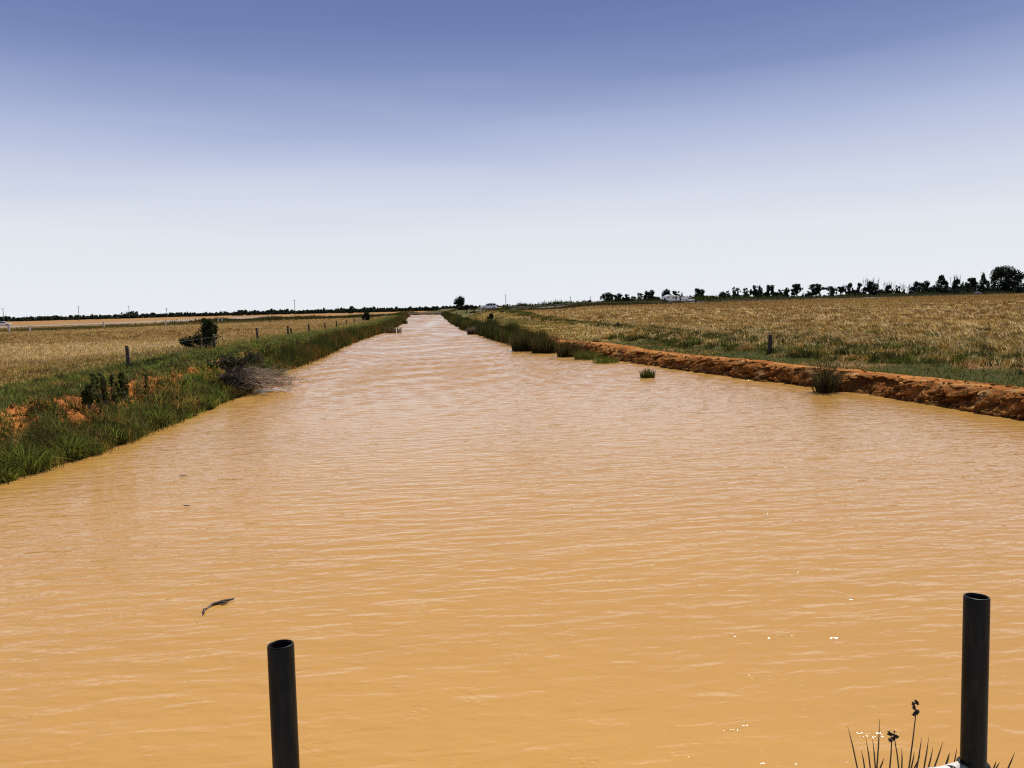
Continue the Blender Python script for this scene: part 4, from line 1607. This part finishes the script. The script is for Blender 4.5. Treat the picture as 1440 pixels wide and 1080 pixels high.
def wagon(name, label, cat, loc, rz, paint, pickup=False, canopy=False):
    """4.8 m car with its nose to +x"""
    root = empty(name, loc, rz)
    tag(root, label, cat)
    zs = 0.42
    low = arch_profile(None, (-1.42, 1.42), 0.44, zs)
    if pickup:
        top = [(2.40, zs), (2.42, .72), (2.36, 1.0), (1.30, 1.13), (0.72, 1.78), (-.55, 1.82), (-.72, 1.16), (-2.42, 1.16), (-2.44, .6), (-2.40, zs)]
    else:
        top = [(2.36, zs), (2.42, .70), (2.34, 1.02), (1.15, 1.16), (0.52, 1.74), (-.3, 1.82), (-1.9, 1.78), (-2.30, 1.20), (-2.40, 1.0), (-2.42, .6), (-2.36, zs)]
    prof = low[:0] + top + low
    MB().prism(prof, -.92, .92, 0.24, 1.05, 1.82).build("body", paint, root, False, bevel=0.035)

    def yy(z):
        return .92 * (1 - 0.24 * max(0, min(1, (z - 1.05) / .77))) + 0.012

    def pane(pts):
        for s in (-1, 1):
            mb = MB()
            v = [(x, s * yy(z), z) for x, z in pts] + [(x, s * (yy(z) - .03), z) for x, z in pts]
            n_ = len(pts)
            mb.add(v, [tuple(range(n_)), tuple(range(2 * n_ - 1, n_ - 1, -1))] + [(i, i + n_, (i + 1) % n_ + n_, (i + 1) % n_) for i in range(n_)])
            mb.build("window", M_GLASS, root)
    if pickup:
        pane([(0.95, 1.22), (0.62, 1.66), (0.05, 1.68), (0.05, 1.20)])
        pane([(-.03, 1.20), (-.03, 1.68), (-.50, 1.68), (-.62, 1.22)])
    else:
        pane([(0.95, 1.22), (0.48, 1.64), (-.22, 1.70), (-.22, 1.20)])
        pane([(-.32, 1.20), (-.32, 1.70), (-.98, 1.68), (-1.02, 1.22)])
        pane([(-1.15, 1.22), (-1.10, 1.68), (-1.72, 1.66), (-2.05, 1.24)])
    for (xa, za, xb, zb, nm) in ((1.12, 1.22, 0.60, 1.70, "windscreen"),):
        mb = MB()
        nx, nz_ = (zb - za), (xa - xb)
        l_ = math.hypot(nx, nz_)
        ox, oz = nx / l_ * .02, nz_ / l_ * .02
        v = []
        for (x, z) in ((xa, za), (xb, zb)):
            w_ = yy(z) - .12
            v += [(x + ox, -w_, z + oz), (x + ox, w_, z + oz), (x - ox, -w_, z - oz), (x - ox, w_, z - oz)]
        mb.add(v, [(0, 1, 5, 4), (2, 6, 7, 3), (0, 2, 3, 1), (4, 5, 7, 6), (0, 4, 6, 2), (1, 3, 7, 5)])
        mb.build(nm, M_GLASS, root)
    for x in (-1.42, 1.42):
        for y_ in (-.80, .80):
            wheel(root, x, y_, 0.37, 0.24)
    MB().box(-2.2, 2.2, -.78, .78, .28, .46).build("underbody", M_DARK, root)
    MB().box(2.38, 2.50, -.86, .86, .46, .66).build("bumper", M_DARK, root, bevel=0.03)
    for s in (-1, 1):
        MB().box(2.36, 2.44, s * .72 - .16, s * .72 + .16, .78, .94).build("headlight", M_LAMP, root, bevel=0.02)
        MB().box(-2.46, -2.38, s * .80 - .08, s * .80 + .08, .80, 1.08).build("tail_light", M_RED, root, bevel=0.02)
        MB().box(.86, 1.0, s * 1.02 - .10, s * 1.02 + .10, 1.16, 1.30).build("mirror", M_DARK, root, bevel=0.02)
    if canopy:
        MB().prism([(-.70, 1.17), (-.70, 2.02), (-.85, 2.08), (-2.45, 2.08), (-2.50, 2.0), (-2.50, 1.17)], -.93, .93).build("canopy", paint, root, bevel=0.03)
        mb = MB()
        mb.box(-2.4, .5, -.7, .7, 2.14, 2.26)
        for x in (-2.2, -1.4, -.8, .3):
            for s in (-1, 1):
                mb.box(x - .03, x + .03, s * .6 - .03, s * .6 + .03, 1.80 if x > -.7 else 2.05, 2.15)
        mb.build("roof_rack", M_DARK, root)
        mb = MB()
        mb.tube([(1.25, -.95, 1.1), (1.1, -.95, 1.6), (.7, -.92, 1.95)], .045, 6)
        mb.build("snorkel", M_DARK, root)
        MB().tube([(2.3, -.5, 1.0), (2.32, -.5, 3.2)], .02, 5).build("aerial", M_DARK, root)
    elif not pickup:
        mb = MB()
        for s in (-1, 1):
            mb.box(-1.8, .2, s * .6 - .03, s * .6 + .03, 1.86, 1.91)
            for x in (-1.7, -.8, .1):
                mb.box(x - .04, x + .04, s * .6 - .025, s * .6 + .025, 1.78, 1.88)
        for x in (-1.5, -.5):
            mb.box(x - .04, x + .04, -.57, .57, 1.87, 1.92)
        mb.build("roof_rails", M_DARK, root)
    return root


def at_road(px, Yadd=8):
    k = (px - VX) / F
    Y = (206 + Yadd) / (1 - 0.62 * k)
    X = k * Y
    return Vector((X, Y, float(land(X, Y)) + 0.26))


p = at_road(686.5)
wagon("parked_car", "white station wagon parked on the far bank, nose to the left", "car", p, math.pi + 0.05, M_WHITE)
p = at_road(975.5)
rr_z = 0.28
wagon("pickup_truck", "white pickup with boxy canopy and roof rack towing the caravan", "pickup", p, rr_z, M_WHITE, True, True)
pk = p
p = at_road(1425, 8)
wagon("parked_car", "grey pickup parked under the biggest tree at the right edge", "pickup", p, 0.35, M_GREYP, True, False)
p = Vector((lr0.x + 3.2, lr0.y + 6, float(land(lr0.x, lr0.y)) + 0.36))
p = gy(4, 452.5, lr0.y + 16)
p.z = float(land(p.x, p.y)) + 0.36
wagon("parked_car", "white car with dark windows at the far left edge of the photo", "car", p, 0.3, M_WHITE)


def caravan(loc, rz):
    """5.6 m touring caravan, drawbar to +x"""
    root = empty("caravan", loc, rz)
    tag(root, "white caravan with square windows hitched behind the canopy pickup", "caravan")
    prof = [(-2.7, .95), (-2.85, 1.5), (-2.75, 2.25), (-2.45, 2.55), (-1.9, 2.62), (2.05, 2.45), (2.45, 2.1), (2.6, 1.1), (2.45, .72), (-1.9, .72), (-2.3, .80)]
    MB().prism(prof, -1.15, 1.15).build("body", M_WHITE, root, bevel=0.06)
    MB().prism([(-2.0, 2.60), (-1.7, 2.85), (.6, 2.78), (.9, 2.50), (.9, 2.45), (-2.0, 2.55)], -.9, .9).build("roof_hatch", M_WHITE, root, bevel=0.03)
    for (x0, x1, z0, z1) in ((-2.5, -1.85, 1.55, 2.05), (-.5, .35, 1.45, 1.95)):
        for s in (-1, 1):
            o = MB().box(x0, x1, s * 1.165 - .02, s * 1.165 + .02, z0, z1).build("window", M_GLASS, root)
    MB().box(.75, 1.45, -1.19, -1.15, 1.05, 2.15).build("door", M_GLASS, root, bevel=0.01)
    MB().box(-2.4, 2.3, -1.0, 1.0, .48, .74).build("chassis", M_DARK, root)
    for x in (-.75, -1.6):
        for y_ in (-1.02, 1.02):
            wheel(root, x, y_, .36, .22)
    mb = MB()
    mb.tube([(2.3, -.7, .58), (3.7, 0, .58)], .06, 6)
    mb.tube([(2.3, .7, .58), (3.7, 0, .58)], .06, 6)
    mb.build("drawbar", M_DARK, root)
    MB().box(2.58, 3.05, -.85, .85, .62, 1.35).build("stone_guard", M_DARK, root, bevel=0.03)
    MB().box(-3.1, -2.84, -.35, .35, .85, 1.65).build("spare_wheel_carrier", M_DARK, root, bevel=0.05)
    MB().box(-2.6, 1.9, -1.26, -1.15, 2.26, 2.36).build("awning", M_CONC, root, bevel=0.02)
    return root


d_ = Vector((math.cos(0.556), math.sin(0.556), 0))
p = at_road(951)
p.z = pk.z
caravan(p, rr_z)

# ------------------------------------------------------------------ low bridge closing the far end of the canal
br = empty("low_bridge", (0, 372, 0))
tag(br, "low brown bridge with pale blocks closing the far end of the canal", "bridge")
MB().box(-8.6, 8.2, -1.6, 1.6, .78, 1.05).build("deck", M_RUSTY, br, bevel=0.03)
mb = MB()
mb.box(-8.7, 8.3, -1.72, -1.5, 1.05, 1.35)
mb.box(-8.7, 8.3, 1.5, 1.72, 1.05, 1.35)
mb.build("kerb", M_CONC, br, bevel=0.03)
for x in (-2.4, 1.9, -5.2, 5.2):
    MB().box(x - .35, x + .35, -1.4, 1.4, -1.2, .775).build("pier", M_RUSTY, br, bevel=0.03)
for x in (-2.4, 1.9):
    MB().box(x - .3, x + .3, -1.95, -1.72, .45, 1.0).build("pale_block", M_CONC, br, bevel=0.03)
MB().box(-9.6, -7.0, -2.2, 2.0, -.6, .774).build("abutment", M_CONC, br, bevel=0.05)
MB().box(7.6, 9.6, -2.2, 2.0, -.6, .774).build("abutment", M_CONC, br, bevel=0.05)
for (x, l, h_) in ((5.6, .5, 2.6), (6.3, -.35, 2.2), (6.9, .2, 1.9)):
    MB().tube([(x, -1.5, .3), (x + l, -1.5, h_)], .12, 7).build("rail_post", M_POSTPALE, br)
p = gy(629.5, 437.5, 330)
p.z = float(land(p.x, 330))
o = MB().prism([(-.8, -.2), (-.55, 1.75), (-.25, 1.7), (1.0, .55), (.95, -.2)], -.25, .25).build("concrete_slab", M_CONC, None, bevel=0.04)
o.location = p
tag(o, "pale slanted slab beside the reeds just right of the low bridge", "slab")

# ------------------------------------------------------------------ foreground: crossing, pipes, sedge, sticks
deck_z = 1.72
mb = MB()
mb.box(-3.2, 3.6, -1.8, 2.02, deck_z - 0.3, deck_z)
mb.box(-3.0, -2.5, -1.7, 1.9, -1.0, deck_z - .3)
mb.box(2.6, 3.1, -1.7, 1.9, -1.0, deck_z - .3)
dk = mb.build("crossing_deck", M_CONC, None, bevel=0.02)
tag(dk, "concrete crossing underfoot that carries the black pipes", kind="structure")


def pipe_post(label, top_px, bot_px, Y, r):
    a = gy(top_px[0], top_px[1], Y)
    b = gy(bot_px[0], bot_px[1], Y - 0.02)
    d = (b - a)
    base = a + d * ((deck_z - a.z) / d.z)
    root = empty("pipe_post", base)
    tag(root, label, "pipe post", "black pipe posts on the crossing")
    ax = (a - base)
    L = ax.length
    ax.normalize()
    u_ = ax.cross(Vector((0, 1, 0))).normalized()
    w_ = ax.cross(u_)
    n = 48
    # outer wall up, rounded lip, inner wall down
    prof = [(r, 0), (r, L - .004), (r - .0012, L - .001), (r - .003, L), (r - .0045, L - .001), (r - .0055, L - .004), (r - .0055, L - .30), (0.0005, L - .30)]
    v, f = [], []
    for (rad, hh) in prof:
        for k in range(n):
            an = 2 * math.pi * k / n
            v.append(ax * hh + (u_ * math.cos(an) + w_ * math.sin(an)) * rad)
    for i in range(len(prof) - 1):
        for k in range(n):
            f.append((i * n + k, i * n + (k + 1) % n, (i + 1) * n + (k + 1) % n, (i + 1) * n + k))
    MB().add(v, f).build("pipe", M_PIPE, root, True)
    return root, base, ax, L


p1, b1, ax1, L1 = pipe_post("black pipe post at the bottom left of the photo, open at the top", (394.5, 905), (402.5, 1080), 1.70, 0.0292)
MB().box(-.09, .09, -.09, .09, .002, .014).build("base_plate", M_PIPE, p1)
p2, b2, ax2, L2 = pipe_post("taller black pipe post at the right, clamped to a pale rail", (1373.5, 838), (1368.5, 1080), 1.70, 0.0292)
MB().box(-.09, .09, -.09, .09, .002, .014).build("base_plate", M_PIPE, p2)
cpt = gy(1369, 1072, 1.69)
c0 = cpt - b2
mb = MB()
mb.tube([c0 - ax2 * .055, c0 - ax2 * .004, c0], [.0375, .0375, .0345], 36)
mb.build("collar", M_PIPE, p2, True)
mb = MB()
lp = gy(1352, 1067, 1.69) - b2
mb.tube([lp + Vector((-.004, -.01, -.03)), lp + Vector((-.004, -.01, .0))], .010, 8)
mb.build("bolt", M_PIPE, p2)
rl0 = gy(1356, 1094, 1.66) - b2
rl1 = gy(1298, 1098, 1.64) - b2
mb = MB()
mb.tube([rl0 + Vector((.012, .02, -.004)), (rl0 + rl1) / 2 + Vector((0, 0, .0)), rl1], [.030, .029, .027], 28)
mb.build("rail_stub", M_GALV, p2, True)
mb = MB()
cl = (rl0 + rl1) / 2 - (rl1 - rl0) * 0.18
t_ = (rl1 - rl0).normalized()
mb.tube([cl - t_ * .006, cl + t_ * .006], .0305, 28)
mb.build("clamp_band", M_PIPE, p2, True)

# sedge with seed heads beside the right post
M_STEM = solid("dark_sedge_stem", (0.045, 0.036, 0.018), 0.6, var=0.35, scale=20)
M_SEED = solid("dark_seed_head", (0.022, 0.013, 0.008), 0.8, var=0.5, scale=120)
sg = empty("sedge_plant", (float(gy(1290, 1080, 1.85).x), 1.88, deck_z))
tag(sg, "dark sedge with two knobbly seed heads beside the right pipe post", "sedge")
S0 = sg.location
STEMS = [((1192, 1021), (1206, 1082), 1.86), ((1217.5, 1038), (1224, 1082), 1.9), ((1237, 1011), (1233, 1082), 1.84), ((1211, 1055), (1216, 1082), 1.88),
         ((1227, 1040), (1231, 1082), 1.82), ((1254, 1040), (1251, 1082), 1.8), ((1258, 1040), (1264, 1082), 1.83), ((1288, 1003), (1278, 1082), 1.8), ((1243, 1066), (1237, 1082), 1.8),
         ((1268, 1052), (1268, 1082), 1.9), ((1286, 1057), (1281, 1082), 1.86), ((1296, 1037), (1289, 1082), 1.83), ((1306, 1037), (1299, 1082), 1.87),
         ((1312, 1051), (1305, 1082), 1.9), ((1326, 1043), (1313, 1082), 1.85), ((1294, 1063), (1284, 1084), 1.8), ((1336, 1057), (1329, 1082), 1.9), ((1334, 1061), (1327, 1084), 1.88), ((1345.5, 1052), (1340, 1082), 1.9),
         ((1427, 1058), (1416, 1084), 1.86), ((1401, 1070), (1396, 1084), 1.9), ((1406, 1072), (1398, 1084), 1.85)]
for (a, b, Yv) in STEMS:
    A, B = gy(a[0], a[1], Yv), gy(b[0], b[1], Yv)
    foot = Vector((S0.x + (B.x - S0.x) * 0.75, 1.93 + 0.1 * (Yv - 1.85), deck_z))
    mid2 = (foot + B) / 2 + (B - A) * 0.15
    mb = MB()
    headed = a in ((1254, 1040), (1288, 1003), (1258, 1040))
    mb.tube([foot - S0, mid2 - S0, B - S0, (A + B) / 2 + Vector((.001, 0, .001)) - S0, A - S0], [.0028, .0026, .0021, .0018, .0012 if headed else .0004], 7)
    mb.build("stem", M_STEM, sg, True)


def seed_head(blobs, Yv):
    rs = random.Random(int(blobs[0][0]))
    mb = MB()
    for (px, py, rp) in blobs:
        c = gy(px, py, Yv) - S0
        r = rp * Yv / F
        for q in range(10):
            g = Vector((rs.gauss(0, 1), rs.gauss(0, 1), rs.gauss(0, 1))).normalized()
            cc_ = c + g * r * 0.75
            s = r * rs.uniform(.32, .5)
            ax_ = (g + Vector((0, 0, .3))).normalized()
            mb.tube([cc_ - ax_ * s, cc_ - ax_ * s * .4, cc_ + ax_ * s * .4, cc_ + ax_ * s * 1.3], [s * .4, s * .85, s * .7, s * .08], 6)
        mb.tube([c + Vector((0, 0, -r)), c, c + Vector((0, 0, r))], [r * .4, r * .5, r * .35], 6)
    mb.build("seed_head", M_SEED, sg, True)


seed_head([(1288, 987, 3.2), (1285, 990, 3.0), (1290, 989, 2.8), (1285, 995, 3.0), (1288, 1001, 4.2), (1285.5, 1004, 3.4), (1290.5, 1001, 3.2)], 1.8)
seed_head([(1250.5, 1031, 3.4), (1254, 1033, 2.6), (1258, 1036, 3.8), (1261, 1036, 2.8), (1252, 1041, 3.0), (1255.5, 1039, 3.0), (1258, 1029, 1.6)], 1.81)

# sticks floating or half sunk
M_STICK = solid("wet_stick", (0.07, 0.035, 0.014), 0.5, var=0.4, scale=15)


def stick(label, paths, group=None):
    c = gz(*paths[0][0][0])
    root_mb = MB()
    for pts, rad in paths:
        root_mb.tube([gz(x, y) + Vector((0, 0, dz)) - c for (x, y), dz in zip(pts, rad[1])], rad[0], 6)
    o = root_mb.build("floating_stick", M_STICK, None, True)
    o.location = c
    tag(o, label, "stick", group)


stick("bent dark stick half sunk in the muddy water at the lower left", [
    ([(330, 844.5), (322, 846), (312, 848.5), (299, 851.5), (291, 856), (287.5, 859), (286.5, 865)],
     ([.009, .016, .02, .016, .012, .017, .006], [.025, .022, .022, .016, .0, .018, .015])),
    ([(311, 849), (316, 850), (321, 849.5)], ([.012, .015, .005], [.022, .022, .015]))])
stick("short thin twig floating on the water below the left tussocks", [([(252, 669), (258, 670), (264, 669.5)], ([.006, .012, .005], [.022, .026, .022]))], "thin twigs afloat on the left")
stick("thin twig floating alone farther out from the left bank", [([(258, 712), (262, 713), (268, 712.5)], ([.006, .010, .005], [.022, .026, .022]))], "thin twigs afloat on the left")

# ------------------------------------------------------------------ light and sky
SUN_AZ, SUN_EL = R(36), R(51)
sd_ = Vector((math.sin(SUN_AZ) * math.cos(SUN_EL), math.cos(SUN_AZ) * math.cos(SUN_EL), math.sin(SUN_EL)))
sun = bpy.data.lights.new("sun", "SUN")
sun.energy = 5.0
sun.angle = R(0.5)
sun.color = (1.0, 0.955, 0.88)
so = bpy.data.objects.new("sun", sun)
COL.objects.link(so)
so.rotation_euler = sd_.to_track_quat("Z", "Y").to_euler()
so.location = (30, 40, 60)

w = bpy.data.worlds.new("World")
SC.world = w
w.use_nodes = True
nt = w.node_tree
nt.nodes.clear()
wo = nt.nodes.new("ShaderNodeOutputWorld")
bgn = nt.nodes.new("ShaderNodeBackground")
sky = nt.nodes.new("ShaderNodeTexSky")
sky.sky_type = "NISHITA"
sky.sun_disc = False
sky.sun_elevation = SUN_EL
sky.sun_rotation = SUN_AZ
sky.air_density = 1.0
sky.dust_density = 1.0
bgn.inputs["Strength"].default_value = 0.1
# the hazy white horizon and violet blue above it: a gradient by height in the sky, handing over to the clear sky overhead
geo = nt.nodes.new("ShaderNodeTexCoord")
sep = nt.nodes.new("ShaderNodeSeparateXYZ")
nt.links.new(geo.outputs["Generated"], sep.inputs["Vector"])
mr = nt.nodes.new("ShaderNodeMapRange")
mr.inputs["From Min"].default_value = 0.0
mr.inputs["From Max"].default_value = 0.5
mpz = nt.nodes.new("ShaderNodeMapping")
mpz.inputs["Scale"].default_value = (1.6, 1.6, 14.0)
nt.links.new(geo.outputs["Generated"], mpz.inputs["Vector"])
nzs = nt.nodes.new("ShaderNodeTexNoise")
nzs.inputs["Scale"].default_value = 1.0
nzs.inputs["Detail"].default_value = 3
nt.links.new(mpz.outputs["Vector"], nzs.inputs["Vector"])
mad = nt.nodes.new("ShaderNodeMath")
mad.operation = "MULTIPLY_ADD"
mad.inputs[1].default_value = 0.055
nt.links.new(nzs.outputs["Fac"], mad.inputs[0])
add = nt.nodes.new("ShaderNodeMath")
add.operation = "ADD"
add.inputs[1].default_value = -0.0275
nt.links.new(sep.outputs["Z"], mad.inputs[2])
nt.links.new(mad.outputs[0], add.inputs[0])
nt.links.new(add.outputs[0], mr.inputs["Value"])
cr = nt.nodes.new("ShaderNodeValToRGB")
els = cr.color_ramp.elements
STOPS = [(0.0, (.81, .84, .885)), (.03, (.80, .835, .88)), (.095, (.755, .80, .855)), (.14, (.650, .697, .812)), (.176, (.535, .590, .76)),
         (.211, (.430, .490, .70)), (.245, (.325, .392, .615)), (.286, (.220, .288, .520)), (.33, (.163, .222, .455)), (.36, (.150, .198, .42)), (.5, (.13, .18, .40))]
while len(els) < len(STOPS):
    els.new(0.5)
for e, (pz_, c_) in zip(els, STOPS):
    e.position = pz_ / 0.5
    e.color = (*c_, 1)
nt.links.new(mr.outputs["Result"], cr.inputs["Fac"])
sc10 = nt.nodes.new("ShaderNodeVectorMath")
sc10.operation = "SCALE"
sc10.inputs["Scale"].default_value = 10.0
nt.links.new(cr.outputs["Color"], sc10.inputs[0])
mr2 = nt.nodes.new("ShaderNodeMapRange")
mr2.inputs["From Min"].default_value = 0.42
mr2.inputs["From Max"].default_value = 0.75
nt.links.new(sep.outputs["Z"], mr2.inputs["Value"])
mxs = nt.nodes.new("ShaderNodeMix")
mxs.data_type = "RGBA"
nt.links.new(mr2.outputs["Result"], mxs.inputs["Factor"])
nt.links.new(sc10.outputs["Vector"], mxs.inputs["A"])
nt.links.new(sky.outputs["Color"], mxs.inputs["B"])
nt.links.new(mxs.outputs["Result"], bgn.inputs["Color"])
nt.links.new(bgn.outputs["Background"], wo.inputs["Surface"])

SC.view_settings.view_transform = "Standard"
SC.view_settings.look = "None"
SC.view_settings.exposure = 0.0
SC.view_settings.gamma = 1.0
SC.cycles.use_denoising = False
SC.cycles.pixel_filter_type = 'BLACKMAN_HARRIS'
SC.cycles.filter_width = 1.2
SC.cycles.sample_clamp_indirect = 4.0
SC.cycles.max_bounces = 6
SC.cycles.transparent_max_bounces = 4
